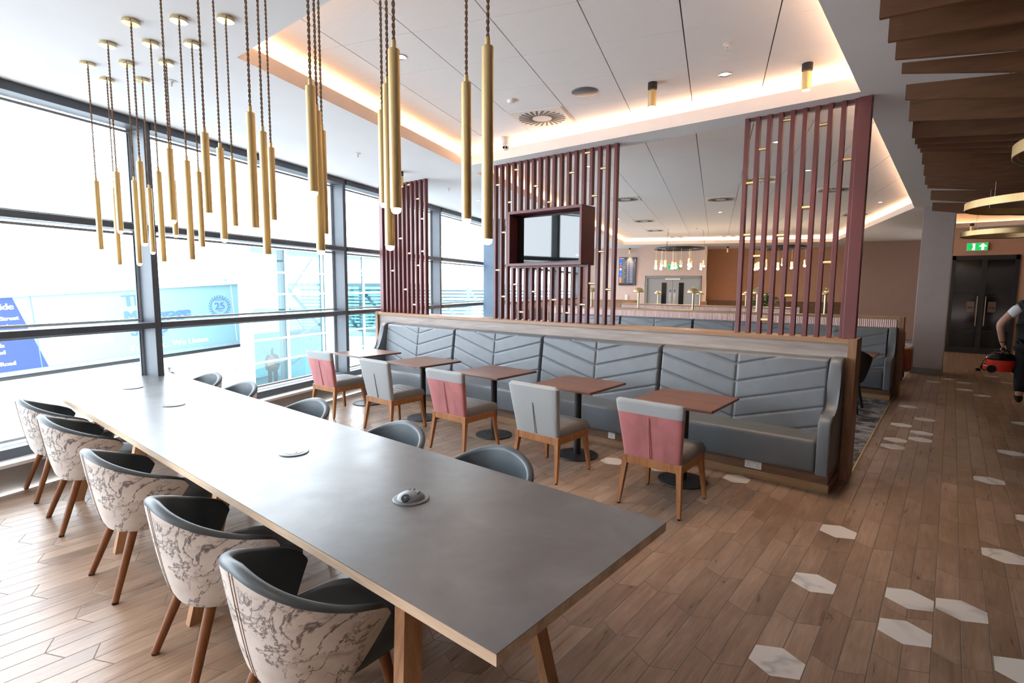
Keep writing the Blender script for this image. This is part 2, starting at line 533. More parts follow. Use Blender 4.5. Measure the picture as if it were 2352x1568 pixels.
ORD = ['first', 'second', 'third', 'fourth', 'fifth', 'sixth', 'seventh', 'eighth', 'ninth', 'tenth', 'eleventh', 'twelfth',
       'thirteenth', 'fourteenth', 'fifteenth', 'sixteenth', 'seventeenth', 'eighteenth', 'nineteenth', 'twentieth']

# window-wall frame : d runs along the glass, n points into the room
DX, DY = -0.3206, 0.9472
D = Vector((DX, DY, 0)); Nn = Vector((DY, -DX, 0))
def wd(d, n, z=0.0): return D * d + Nn * n + Vector((0, 0, z))
WROT = math.atan2(Nn.y, Nn.x)            # rotation of a local frame whose x is n and y is d
WM = Matrix.Rotation(WROT, 4, 'Z')
ZS, ZT = 3.365, 3.60
DB, DE = -5.0, 24.9                       # extent of the room along the window wall
XR = 4.2                                  # right wall

# ------------------------------------------------------------------ structure : floor, ceiling, walls
def hexpts(cx, cy, z):
    return [(cx + a * 0.1075, cy + c, z) for a, c in ((1, -0.062), (1, 0.062), (0, 0.118), (-1, 0.062), (-1, -0.062), (0, -0.118))]
bm = B()
fl = [wd(DB, -5.34), (XR, -6.0), (XR, 30), wd(30, 2), wd(30, -5.34)]
fl = [(p[0], p[1]) for p in fl]
quad(bm, [(x, y, 0) for x, y in fl])
HEX = [(-0.507, 4.28), (-0.507, 3.417), (-0.507, 2.558), (-0.065, 3.578), (0.158, 3.63), (-0.065, 3.205), (0.378, 3.20), (0.378, 4.575), (0.378, 6.36),
       (0.60, 7.607), (-1.389, 4.90), (-2.05, 4.72), (-2.49, 4.60), (-0.387, 7.05), (-0.387, 7.39), (-0.385, 8.27), (-0.385, 9.65),
       (-0.167, 7.957), (-0.167, 7.593), (-0.167, 8.83), (0.06, 13.19), (-0.155, 12.6), (0.28, 12.85), (0.28, 11.95), (0.495, 11.48), (0.72, 14.2), (0.91, 13.4),
       (0.60, 5.45), (0.82, 4.3), (0.82, 9.4)]
for x, y in HEX: quad(bm, hexpts(x, y, 0.0007), 1)
struct('floor', bm, ['floor', 'hex'])

bm = B()
cp = [(-0.615, 5.80), (-0.615, 13.6), (-0.615, 30), wd(30, -5.3), wd(7.9, -5.3)]
q = [Vector((p[0], p[1], 0.004)) for p in cp]
quad(bm, q)
struct('carpet', bm, 'carpet')
bm = B(); box(bm, (-0.622, 5.78, 0), (-0.608, 13.6, 0.006)); struct('trim_1', bm, 'brass')

# ceiling with two coffers
C1 = [(-4.135, 1.841), (-0.711, 1.841), (-0.711, 5.43), (-5.335, 5.38)]
C2 = [(-5.477, 5.785), (-0.713, 5.785), (-0.713, 13.65), (-3.325, 21.75), (-9.957, 18.845)]
C3 = [(-0.05, 15.3), (1.9, 15.3), (1.9, 18.7), (-0.05, 18.7)]
def offset_poly(poly, o):
    k = len(poly); out = []
    for i in range(k):
        p0 = Vector(poly[i - 1]); p1 = Vector(poly[i]); p2 = Vector(poly[(i + 1) % k])
        e0 = (p1 - p0).normalized(); e1 = (p2 - p1).normalized()
        n0 = Vector((e0.y, -e0.x)); n1 = Vector((e1.y, -e1.x))
        bis = (n0 + n1).normalized()
        out.append(tuple(p1 + bis * (o / bis.dot(n0))))
    return out
bm = B()
def loop(poly, z):
    vs = [bm.verts.new((x, y, z)) for x, y in poly]
    return [bm.edges.new((vs[i], vs[(i + 1) % len(vs)])) for i in range(len(vs))]
outer = [(p[0], p[1]) for p in (wd(DB, -5.75), Vector((XR, -6, 0)), Vector((XR, 30, 0)), wd(30, 2), wd(30, -5.75))]
es = loop(outer, ZS) + loop(C1, ZS) + loop(C2, ZS) + loop(C3, ZS)
bmesh.ops.triangle_fill(bm, use_beauty=True, use_dissolve=False, edges=es)
struct('ceiling', bm, 'paint_white')
for k, (C, top, lip) in enumerate(((C1, ZT, 0.125), (C2, ZT, 0.125), (C3, 4.3, 0.12))):
    bm = B()
    zl = ZS + lip
    O = offset_poly(C, 0.13)
    nC = len(C)
    for i in range(nC):
        j = (i + 1) % nC
        quad(bm, [(*C[i], ZS), (*C[j], ZS), (*C[j], zl), (*C[i], zl)], 0)
        quad(bm, [(*C[i], zl), (*C[j], zl), (*O[j], zl), (*O[i], zl)], 0)
        quad(bm, [(*O[i], zl), (*O[j], zl), (*O[j], top), (*O[i], top)], 0)
    if k == 2: quad(bm, [(*p, top) for p in O], 0)
    o = struct('ceiling_coffer_%d' % (k + 1), bm, 'fascia')
    t = thing('cove_light', ['warm LED strip hidden in the cove of the coffer over the grey table', 'warm LED strip hidden in the cove of the far coffer beyond the slatted screens',
                             'warm LED strip in the recess above the black glass doors'][k], 'cove light', (*C[0], zl))
    L2 = offset_poly(C, 0.045); L3 = offset_poly(C, 0.065)
    for i in range(nC):
        j = (i + 1) % nC
        bm = B()
        a, c, d2, e2 = Vector((*L2[i], 0)), Vector((*L2[j], 0)), Vector((*L3[j], 0)), Vector((*L3[i], 0))
        base_ = Vector((*C[0], 0))
        for z0, z1 in ((0.0, 0.014),):
            pts = [a, c, d2, e2]
            lo = [bm.verts.new(p - base_ + Vector((0, 0, z0))) for p in pts]; hi = [bm.verts.new(p - base_ + Vector((0, 0, z1))) for p in pts]
            bm.faces.new(lo); bm.faces.new(hi)
            for q in range(4): bm.faces.new((lo[q], lo[(q + 1) % 4], hi[(q + 1) % 4], hi[q]))
        obj('led_strip', bm, 'led_dim' if k == 2 else 'led', t)

# tile field above the coffers, with real shadow gaps
def tile_field(name, poly, top, us, vs, gw, gc):
    bm = B()
    O = offset_poly(poly, 0.13)
    quad(bm, [(*p, top + 0.02) for p in O], 1)          # dark void above the joints
    lo_u = min((Vector((*p, 0)).dot(Nn)) for p in O); hi_u = max((Vector((*p, 0)).dot(Nn)) for p in O)
    lo_v = min((Vector((*p, 0)).dot(D)) for p in O); hi_v = max((Vector((*p, 0)).dot(D)) for p in O)
    u0, su = us; v0, sv = vs
    i0 = math.floor((lo_u - u0) / su); i1 = math.ceil((hi_u - u0) / su)
    j0 = math.floor((lo_v - v0) / sv); j1 = math.ceil((hi_v - v0) / sv)
    for i in range(i0, i1):
        for j in range(j0, j1):
            a0, a1 = u0 + i * su + gw, u0 + (i + 1) * su - gw
            b0, b1 = v0 + j * sv + gc, v0 + (j + 1) * sv - gc
            pl = [Vector((a0, b0)), Vector((a1, b0)), Vector((a1, b1)), Vector((a0, b1))]
            Q = [Vector(((Vector((*p, 0))).dot(Nn), (Vector((*p, 0))).dot(D))) for p in O]
            for e in range(len(Q)):
                p0, p1 = Q[e], Q[(e + 1) % len(Q)]
                ed = p1 - p0
                out = []
                for s in range(len(pl)):
                    A, C = pl[s], pl[(s + 1) % len(pl)]
                    sa = ed.x * (A.y - p0.y) - ed.y * (A.x - p0.x)
                    sc = ed.x * (C.y - p0.y) - ed.y * (C.x - p0.x)
                    if sa >= 0: out.append(A)
                    if (sa >= 0) != (sc >= 0): out.append(A + (C - A) * (sa / (sa - sc)))
                pl = out
                if len(pl) < 3: break
            if len(pl) < 3: continue
            lo = [bm.verts.new(wd(p.y, p.x, top)) for p in pl]
            bm.faces.new(lo).material_index = 0
            hi = [bm.verts.new(wd(p.y, p.x, top + 0.018)) for p in pl]
            for s in range(len(pl)):
                bm.faces.new((lo[s], lo[(s + 1) % len(pl)], hi[(s + 1) % len(pl)], hi[s])).material_index = 0
    return struct(name, bm, ['tile', 'black'])
tile_field('ceiling_tile_field_1', C1, ZT, (-0.3015 - 0.632 * 10, 0.632), (3.63 - 0.652 * 10, 0.652), 0.0045, 0.0020)
tile_field('ceiling_tile_field_2', C2, ZT, (-0.3015 - 0.632 * 10, 0.632), (3.63 - 0.652 * 10, 0.652), 0.0045, 0.0014)

# walls away from the glass
def wall(name, p0, p1, z0, z1, th, mat, mats=None):
    bm = B()
    bar(bm, (p0[0], p0[1], (z0 + z1) / 2), (p1[0], p1[1], (z0 + z1) / 2), th, z1 - z0)
    return struct(name, bm, mat)
def wpt(d, n): v_ = wd(d, n); return (v_.x, v_.y)
M['tan_wall_shade'] = flat('taupe_wall_in_shade', (0.27, 0.185, 0.155), 0.85, var=0.03)  # tan wall darkened: shade away from the lamps put into its colour
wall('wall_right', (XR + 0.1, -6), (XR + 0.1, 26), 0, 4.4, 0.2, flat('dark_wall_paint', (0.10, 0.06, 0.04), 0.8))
p = wd(DB, -5.75)
wall('wall_behind', (p.x - 1, p.y - 1.0), (XR + 0.2, -6.1), 0, 4.4, 0.2, 'tan_wall')
wall('wall_far_left', wpt(23.2, -5.9), wpt(23.2, -2.9), 0, ZS + 0.1, 0.2, 'tan_wall')
# door wall, with the opening for the grey double door
bm = B()
def wbox(bm, d0, d1, n0, n1, z0, z1, mat=0, bev=0.0):
    return box(bm, (n0, d0, z0), (n1, d1, z1), bev, mat, WM)
wbox(bm, 22.5, 22.7, -2.93, -2.72, 0, ZS + 0.05)
wbox(bm, 22.5, 22.7, -0.52, -0.36, 0, ZS + 0.05)
wbox(bm, 22.5, 22.7, -2.72, -0.52, 2.2, ZS + 0.05)
wbox(bm, 22.7, 23.3, -2.93, -2.80, 0, ZS + 0.05)
wbox(bm, 22.7, 24.8, -0.50, -0.36, 0, ZS + 0.05)
wbox(bm, 22.72, 22.78, -2.9, -0.4, 0, 2.4)  # unseen slab added behind the leaves, blocks sky light at the gaps
struct('wall_door_end', bm, 'tan_wall')
wall('wall_far_middle', wpt(24.7, -0.5), wpt(24.7, 4.9), 0, ZS + 0.1, 0.2, 'brown_wall')
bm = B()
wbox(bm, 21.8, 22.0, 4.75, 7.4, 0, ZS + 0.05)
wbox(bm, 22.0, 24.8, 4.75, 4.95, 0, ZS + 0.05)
struct('wall_far_right', bm, 'tan_wall_shade')
bm = B()
box(bm, (-0.45, 19.12, 2.64), (XR, 19.3, 4.4)); box(bm, (-0.45, 19.12, 0), (-0.06, 19.3, 2.64)); box(bm, (1.30, 19.12, 0), (XR, 19.3, 2.64))
box(bm, (-0.3, 19.32, 0), (1.6, 19.4, 2.9))  # added backing slab, unseen, keeps daylight from leaking round the black doors
struct('wall_black_doors', bm, 'brown_wall')

# structural column with skirting
bm = B(); box(bm, (-0.56, 13.62, 0.12), (-0.05, 14.25, ZS), 0.01)
c = struct('column', bm, 'column')
bm = B(); box(bm, (-0.572, 13.60, 0), (-0.038, 14.27, 0.12), 0.004)
struct('baseboard_column', bm, 'skirt')

# ------------------------------------------------------------------ window wall
bm = B()
wbox(bm, DB, DE, -5.46, -5.37, 0, 0.215); o = struct('wall_window', bm, 'kick')
bm = B()
wbox(bm, DB, DE, -5.78, -5.35, 0.215, 0.245, 0, 0.004); struct('window_sill', bm, 'sill')
# outer wall below the glass so no light leaks under the floor edge
bm = B(); wbox(bm, DB, DE, -5.80, -5.70, -1.2, 0.215); struct('wall_outer', bm, 'frame_light')
muls = [0.83 - 3.1, 0.83, 3.93, 7.02, 10.14, 13.26, 16.38, 19.5, 22.6]
def window(k, d0, d1):
    """one bay: the mullion at its far end, four rails and the glass"""
    bm = B()
    wbox(bm, d1 - 0.07, d1, -5.70, -5.48, 0.245, ZS, 0, 0.004)
    for z0, z1, nf in ((0.245, 0.33, -5.50), (1.262, 1.322, -5.46), (2.262, 2.322, -5.46), (3.285, ZS, -5.46)):
        wbox(bm, d0 + 0.002, d1 - 0.082, -5.66, nf, z0, z1, 0, 0.003)
    # slim pale glazing beads
    for z in (0.36, 1.24, 1.345, 2.235, 2.345, 3.262):
        wbox(bm, d0 + 0.01, d1 - 0.075, -5.70, -5.665, z - 0.012, z + 0.012, 1)
    wbox(bm, d1 - 0.105, d1 - 0.092, -5.70, -5.68, 0.245, ZS, 0)
    wbox(bm, d1 - 0.092, d1 - 0.07, -5.70, -5.675, 0.245, ZS, 1)
    o = obj('window_%d' % k, bm, ['frame', 'frame_light']); o['kind'] = 'structure'
    bm = B(); wbox(bm, d0 + 0.0, d1 - 0.07, -5.689, -5.683, 0.25, ZS)
    obj('glass_pane', bm, 'glass', o)
for k in range(len(muls) - 1): window(k + 1, muls[k], muls[k + 1])
bm = B(); wbox(bm, DB, muls[0], -5.7, -5.48, 0.245, ZS); struct('wall_window_end', bm, 'frame')
bm = B(); wbox(bm, muls[-1], 24.9, -5.7, -5.48, 0.245, ZS); struct('wall_window_far', bm, 'tan_wall')
# blue-grey steel column by the glass behind the television
bm = B(); wbox(bm, 12.2, 12.62, -5.42, -5.0, 0, ZS, 0, 0.01)
struct('column_steel', bm, flat('blue_grey_steel', (0.10, 0.155, 0.22), 0.5))

# ------------------------------------------------------------------ long meeting table
tb = thing('communal_table', 'long grey stone-look table with pale ply edge running up to the window', 'table', (-3.6, 1.52, 0))
T0 = Vector((-3.6, 1.52, 0))
tp = [(-0.865, 0.992), (-0.850, 2.045), (-6.748, 2.062), (-6.453, 0.992)]
tl = [(x - T0.x, y - T0.y) for x, y in tp]
bm = B(); prism(bm, tl, 0.712, 0.7475); obj('edge_board', bm, 'ply', tb)
bm = B(); prism(bm, tl, 0.7475, 0.75); obj('table_top', bm, 'laminate', tb)
LEGS = [((-1.335, 1.085), (-1.15, 0.90)), ((-1.40, 1.715), (-1.235, 1.77)), ((-2.90, 1.14), (-2.87, 0.94)), ((-2.34, 1.93), (-2.34, 2.10)),
        ((-4.05, 1.085), (-4.03, 0.915)), ((-4.50, 1.93), (-4.50, 2.10)), ((-5.22, 1.14), (-5.27, 0.95)), ((-6.42, 1.93), (-6.46, 2.10))]
for (a, c) in LEGS:
    bm = B()
    vs0 = [bm.verts.new(Vector((a[0] + sx * 0.025, a[1] + sy * 0.04, 0.712)) - T0) for sx, sy in ((-1, -1), (1, -1), (1, 1), (-1, 1))]
    vs1 = [bm.verts.new(Vector((c[0] + sx * 0.024, c[1] + sy * 0.033, 0)) - T0) for sx, sy in ((-1, -1), (1, -1), (1, 1), (-1, 1))]
    bm.faces.new(vs0); bm.faces.new(vs1[::-1])
    for q in range(4): bm.faces.new((vs0[q], vs0[(q + 1) % 4], vs1[(q + 1) % 4], vs1[q]))
    obj('leg', bm, 'ply_leg', tb)

def power_grommet(x, y, label, openn):
    t = thing('power_grommet', label, 'power socket', (x, y, 0.75), group='round power units let into the grey table')
    bm = B()
    lathe(bm, [(0.0, 0.0), (0.082, 0.0), (0.083, 0.003), (0.080, 0.006), (0.066, 0.0072), (0.0, 0.0072)], 48)
    obj('bezel', bm, 'grey_plastic', t, smooth=30)
    if openn:
        bm = B(); lathe(bm, [(0.064, 0.007), (0.060, 0.017), (0.045, 0.027), (0.02, 0.032), (0, 0.033)], 48)
        obj('dome', bm, 'grey_plastic', t, smooth='all')
        bm = B()
        for an, rr in ((2.2, 0.03), (0.6, 0.03)):
            cx, cy = rr * math.cos(an), rr * math.sin(an)
            for ox, oy in ((0, 0.011), (-0.01, -0.006), (0.01, -0.006)):
                box(bm, (cx + ox - 0.0028, cy + oy - 0.002, 0.0255), (cx + ox + 0.0028, cy + oy + 0.002, 0.0335))
        obj('socket_hole', bm, 'black', t)
        bm = B(); cyl(bm, (0.018, -0.044, 0.018), (0.020, -0.049, 0.026), 0.019, n=20); obj('usb_recess', bm, 'black', t)
        bm = B(); box(bm, (0.012, -0.052, 0.024), (0.028, -0.044, 0.0285)); obj('usb_port', bm, 'grey_plastic', t)
    else:
        bm = B(); lathe(bm, [(0.0, 0.0075), (0.055, 0.0075), (0.056, 0.0085), (0.0, 0.009)], 40); obj('lid', bm, 'grey_plastic', t, smooth=30)
        bm = B(); box(bm, (0.026, -0.006, 0.0088), (0.036, 0.004, 0.0098)); obj('finger_hole', bm, 'black', t)
power_grommet(-1.845, 1.516, 'opened domed grey power unit near the square end of the grey table', True)
power_grommet(-2.892, 1.514, 'closed round power unit, second from the square end of the grey table', False)
power_grommet(-4.795, 1.512, 'closed round power unit, second from the window end of the grey table', False)
power_grommet(-5.88, 1.523, 'closed round power unit closest to the window end of the grey table', False)

# ------------------------------------------------------------------ tub chairs
def tub_path(s, sc):
    """plan of the shell: s 0..1 from the front of one arm round the back to the other; +y is the front"""
    a, back, front = 0.322 * sc, 0.30 * sc, 0.115
    arc = PI
    L0 = front; La = PI * 0.5 * (a + back) * 1.0
    T = 2 * L0 + La
    d = s * T
    if d < L0: return Vector((-a * (1 - 0.10 * (1 - d / L0) ** 2), front - d))
    if d > L0 + La:
        e = d - L0 - La
        return Vector((a * (1 - 0.10 * (e / L0) ** 2), e))
    an = PI + (d - L0) / La * PI
    ex = 0.86
    cx_, sx_ = math.cos(an), math.sin(an)
    return Vector((a * math.copysign(abs(cx_) ** ex, cx_), back * math.copysign(abs(sx_) ** ex, sx_)))
def tub_top(s):
    q = abs(s - 0.5) * 2
    e = max(0, (q - 0.93) / 0.07)
    return 0.802 - 0.190 * q ** 1.4 - 0.03 * e * e
def build_tub():
    root = thing('tub_chair', 'tub chair', 'chair')
    NU, NV = 48, 12
    bm = B()
    def outer(u, v):
        z0 = 0.355
        zt = tub_top(u) - 0.012
        q = abs(u - 0.5) * 2
        sc = 0.72 + 0.28 * (v ** 0.62)
        p = tub_path(u, sc)
        k = max(0, (q - 0.62) / 0.38)
        y = p.y - 0.13 * (1 - v) * k * k * (3 - 2 * k)        # front edge of the arm leans back as it goes down
        return Vector((p.x, y, z0 + (zt - z0) * v))
    def inner(u, v):
        zt = tub_top(u) - 0.012
        p = outer(u, v); c = Vector((0, 0.0, 0))
        q2 = tub_path(u, max(0.3, (0.72 + 0.28 * (v ** 0.62)) - 0.155 + 0.075 * abs(u - 0.5) * 2))
        q = abs(u - 0.5) * 2
        k = max(0, (q - 0.62) / 0.38)
        y = q2.y - 0.13 * (1 - v) * k * k * (3 - 2 * k)
        if q > 0.75: y += (p.y - y) * (q - 0.75) / 0.25
        return Vector((q2.x, y, 0.36 + (zt - 0.36) * v))
    A = grid(bm, outer, NU, NV, 0)
    # underside
    cv = bm.verts.new((0, 0.02, 0.345))
    for i in range(NU): bm.faces.new((A[i][0], A[i + 1][0], cv))
    obj('outer_shell', bm, 'marble_velvet', root, smooth=50)
    bm = B()
    I = grid(bm, inner, NU, NV, 0)
    # rolled rim
    def rim(u, v):
        o_, i_ = outer(u, 1.0), inner(u, 1.0)
        c = (o_ + i_) / 2; h = (o_ - i_) / 2
        an = PI * v
        return c + h * 1.04 * math.cos(an) + Vector((0, 0, (0.024 - 0.012 * abs(u - 0.5) * 2) * math.sin(an)))
    grid(bm, rim, NU, 8, 0)
    for end in (0.0, 1.0):
        cols = []
        for j in range(NV + 1):
            cols.append((bm.verts.new(outer(end, j / NV)), bm.verts.new(inner(end, j / NV))))
        for (a, c), (d2, e2) in zip(cols, cols[1:]): bm.faces.new((a, c, e2, d2))
    obj('inner_lining', bm, 'vinyl', root, smooth=55)
    # seat cushion
    bm = B()
    def seat(u, v):
        an = 2 * PI * u
        c_, s_ = math.cos(an), math.sin(an)
        rx = 0.235; ry = 0.255
        px = rx * math.copysign(abs(c_) ** 0.55, c_); py = ry * math.copysign(abs(s_) ** 0.6, s_) + 0.05
        prof = [(0.0, 0.36), (0.90, 0.36), (0.98, 0.375), (1.0, 0.42), (0.99, 0.452), (0.93, 0.470), (0.7, 0.480), (0.0, 0.484)]
        k = min(int(v * 7 + 0.5), 7); r, z = prof[k]
        return Vector((px * r, py * r + 0.0, z))
    grid(bm, seat, 40, 7, 0, closed_u=True)
    bmesh.ops.remove_doubles(bm, verts=bm.verts, dist=0.0005)
    obj('seat_cushion', bm, 'vinyl', root, smooth=60)
    # back seam piping
    bm = B()
    for sx in (-0.006, 0.006):
        tube(bm, [outer(0.5 + sx, j / 10) + Vector((0, -0.0008, 0)) for j in range(11)], 0.0013, 6)
    obj('seam_piping', bm, 'cable', root, smooth=True)
    for sx in (-1, 1):
        for sy, ty, fy in ((-1, -0.125, -0.255), (1, 0.17, 0.21)):
            bm = B(); cyl(bm, (sx * 0.15, ty, 0.37), (sx * 0.228, fy, 0.008), 0.024, 0.0165, 20)
            lg = obj('leg', bm, 'tub_leg', root, smooth=30)
            bm = B(); cyl(bm, (sx * 0.2285, fy, 0.010), (sx * 0.2285, fy, 0.0), 0.0155, 0.0155, 16)
            obj('foot_glide', bm, 'rubber', lg)
    return root
tub = build_tub()
near_x = [-5.66, -4.80, -3.60, -2.52, -1.74]
far_x = [-5.89, -5.11, -3.90, -2.78, -1.91]
nl = ['marble-print tub chair on the camera side of the grey table, closest to the window', 'marble-print tub chair on the camera side of the grey table, second from the window',
      'marble-print tub chair on the camera side of the grey table, third from the window', 'marble-print tub chair on the camera side of the grey table, fourth from the window',
      'marble-print tub chair cut by the bottom of the photo, closest to the square table end']
fl_ = ['slate tub chair on the bench side of the grey table, closest to the window', 'slate tub chair on the bench side of the grey table, second from the window',
       'slate tub chair on the bench side of the grey table, third from the window', 'slate tub chair on the bench side of the grey table, fourth from the window',
       'slate tub chair on the bench side, closest to the square end of the table']
first = True
for x, lb in zip(near_x, nl):
    loc = (x, 0.98, 0); rz = random.uniform(-0.03, 0.03)
    if first:
        tub.location = loc; tub.rotation_euler = (0, 0, rz); tub['label'] = lb; tub['group'] = 'tub chairs around the grey table'; first = False
    else: dup(tub, loc, rz, lb, 'tub chairs around the grey table')
for x, lb in zip(far_x, fl_): dup(tub, (x, 1.99, 0), PI + random.uniform(-0.04, 0.04), lb, 'tub chairs around the grey table')

# ------------------------------------------------------------------ dining chairs
def build_dining(pink):
    root = thing('dining_chair', 'chair', 'chair')
    # front is +y ; rear legs at y -0.265, front legs at y +0.265
    def legm(sx, sy):
        bm = B()
        top = Vector((sx * 0.222, sy * 0.215, 0.36)); ft = Vector((sx * 0.25, sy * 0.265, 0.01))
        bar(bm, top, ft, 0.042, 0.042, (0, 1, 0), 0.026, 0.026)
        return bm
    for sx in (-1, 1):
        for sy in (-1, 1):
            lg = obj('leg', legm(sx, sy), 'chair_wood', root)
            bm = B(); cyl(bm, (sx * 0.25, sy * 0.265, 0.012), (sx * 0.25, sy * 0.265, 0), 0.012, n=12); obj('foot_glide', bm, 'rubber', lg)
    bm = B()
    for y in (-0.222, 0.222): box(bm, (-0.243, y - 0.014, 0.335), (0.243, y + 0.014, 0.40), 0.003)
    for x in (-0.229, 0.229): box(bm, (x - 0.014, -0.222, 0.335), (x + 0.014, 0.222, 0.40), 0.003)
    for x in (-0.226, 0.226):
        for y in (-0.218, 0.218): box(bm, (x - 0.021, y - 0.021, 0.335), (x + 0.021, y + 0.021, 0.402), 0.004)
    obj('seat_rail', bm, 'chair_wood', root)
    # seat : channelled cushion
    bm = B()
    def seat(u, v):
        x = -0.245 + 0.49 * u
        y = -0.20 + 0.47 * v
        ex = min(u, 1 - u) * 0.49; ey = min(v, 1 - v) * 0.47
        e = min(1, min(ex, ey) / 0.045)
        z = 0.425 + 0.055 * math.sqrt(max(0, 1 - (1 - e) ** 2)) + 0.012 * math.sin(PI * u) * math.sin(PI * v)
        ch = abs(((v * 6.0) % 1) - 0.5)
        z -= 0.006 * math.exp(-((0.5 - ch) / 0.07) ** 2) * (1 if e > 0.9 else 0.5)
        return Vector((x, y, z))
    g = grid(bm, seat, 28, 48, 0)
    rimv = [g[i][0] for i in range(29)] + [g[28][j] for j in range(1, 49)] + [g[i][48] for i in range(27, -1, -1)] + [g[0][j] for j in range(47, 0, -1)]
    low = [bm.verts.new(Vector((v.co.x * 0.985, v.co.y * 0.985, 0.398))) for v in rimv]
    for i in range(len(rimv)):
        j = (i + 1) % len(rimv)
        bm.faces.new((rimv[i], rimv[j], low[j], low[i]))
    obj('seat_cushion', bm, 'seat_grey', root, smooth=50)
    # back : leaning padded panel. y as a function of z
    def yb(z): return -0.205 - 0.085 * (z - 0.40) / 0.46
    def hw(z): return 0.232 + 0.045 * (z - 0.40) / 0.46
    def backpart(z0, z1, mats, name, rt=0.0, rb=0.0, inset=0.0):
        bm = B()
        NZ, NX = 18, 20
        def sec(u, v):
            # u around a rounded rectangle section, v up
            z = z0 + (z1 - z0) * v
            an = 2 * PI * u
            c_, s_ = math.cos(an), math.sin(an)
            px = math.copysign(abs(c_) ** 0.22, c_) * (hw(z) - inset)
            th = 0.034 - inset
            py = math.copysign(abs(s_) ** 0.45, s_) * th
            if rt:
                k = max(0, (z - (z1 - rt)) / rt); f = math.sqrt(max(0.0, 1 - k * k))
                px *= 1 - (1 - f) * rt / hw(z); py *= 0.15 + 0.85 * f
            return Vector((px, yb(z) + py, z))
        gg = grid(bm, sec, 64, NZ, 0, closed_u=True)
        bm.faces.new([gg[i][0] for i in range(64)]); bm.faces.new([gg[i][NZ] for i in range(64)])
        return obj(name, bm, mats, root, smooth=50)
    if pink:
        backpart(0.76, 0.868, 'weave', 'back_top_band', rt=0.03)
        # front face lining is grey vinyl, rear face is velvet
        backpart(0.402, 0.762, 'pink_velvet', 'back_panel', inset=0.0015)
        zt = 0.745
    else:
        backpart(0.402, 0.868, 'weave', 'back_panel', rt=0.03)
        zt = 0.70
    bm = B()
    for sx in (-0.008, 0.008):
        tube(bm, [Vector((sx * (0.3 + 0.7 * (1 - q)), yb(0.41 + (zt - 0.41) * q) - 0.0345, 0.41 + (zt - 0.41) * q)) for q in (0, 0.25, 0.5, 0.75, 1)], 0.0035, 6)
    obj('back_pleat', bm, 'pink_velvet' if pink else 'seat_grey', root, smooth=True)
    return root
cx = [-6.33, -5.13, -3.945, -2.80, -1.70]
ch_l = ['pink-backed dining chair at the bistro table closest to the window', 'grey-backed dining chair at the second bistro table from the window',
        'pink-backed dining chair at the middle bistro table', 'grey-backed dining chair at the fourth bistro table from the window',
        'pink-backed dining chair at the bistro table farthest from the window']
pk = build_dining(True); gy = build_dining(False)
used = set()
for i, x in enumerate(cx):
    src = pk if i % 2 == 0 else gy
    loc = (x, 3.985, 0); rz = (0.05, 0.0, 0.0, -0.02, 0.0)[i]
    if src.name not in used:
        src.location = loc; src.rotation_euler = (0, 0, rz); src['label'] = ch_l[i]; src['group'] = 'dining chairs along the bench'; used.add(src.name)
    else: dup(src, loc, rz, ch_l[i], 'dining chairs along the bench')

# ------------------------------------------------------------------ bistro tables
def build_bistro():
    r = thing('bistro_table', 'table', 'table')
    bm = B(); box(bm, (-0.352, -0.352, 0.727), (0.352, 0.352, 0.75), 0.003); obj('table_top', bm, 'walnut', r)
    bm = B(); cyl(bm, (0, 0, 0.018), (0, 0, 0.715), 0.036, n=28)
    box(bm, (-0.16, -0.16, 0.712), (0.16, 0.16, 0.727)); obj('pedestal', bm, 'black', r, smooth=30)
    bm = B(); lathe(bm, [(0, 0), (0.212, 0), (0.215, 0.004), (0.212, 0.012), (0.17, 0.016), (0.165, 0.0145), (0.13, 0.018), (0.125, 0.0165), (0.085, 0.02), (0.08, 0.0185), (0.05, 0.022), (0, 0.022)], 64)
    obj('base_plate', bm, 'black', r, smooth=20)
    return r
tbl = build_bistro()
tx = [-6.53, -5.24, -4.005, -2.862, -1.748]
tl_ = ['walnut-topped bistro table closest to the window', 'walnut-topped bistro table, second from the window along the grey bench', 'walnut-topped bistro table in the middle of the five along the grey bench',
       'walnut-topped bistro table, fourth from the window along the grey bench', 'walnut-topped bistro table farthest from the window along the grey bench']
for i, x in enumerate(tx):
    loc = (x, 4.53 + (0.05 if i == 0 else 0), 0)
    if i == 0: tbl.location = loc; tbl['label'] = tl_[0]; tbl['group'] = 'bistro tables along the bench'
    else: dup(tbl, loc, 0, tl_[i], 'bistro tables along the bench')
dup(tbl, (-1.15, 9.50, 0), 0, 'small walnut bistro table behind the end post, beside the dark tub chair', 'bistro tables along the far bench')

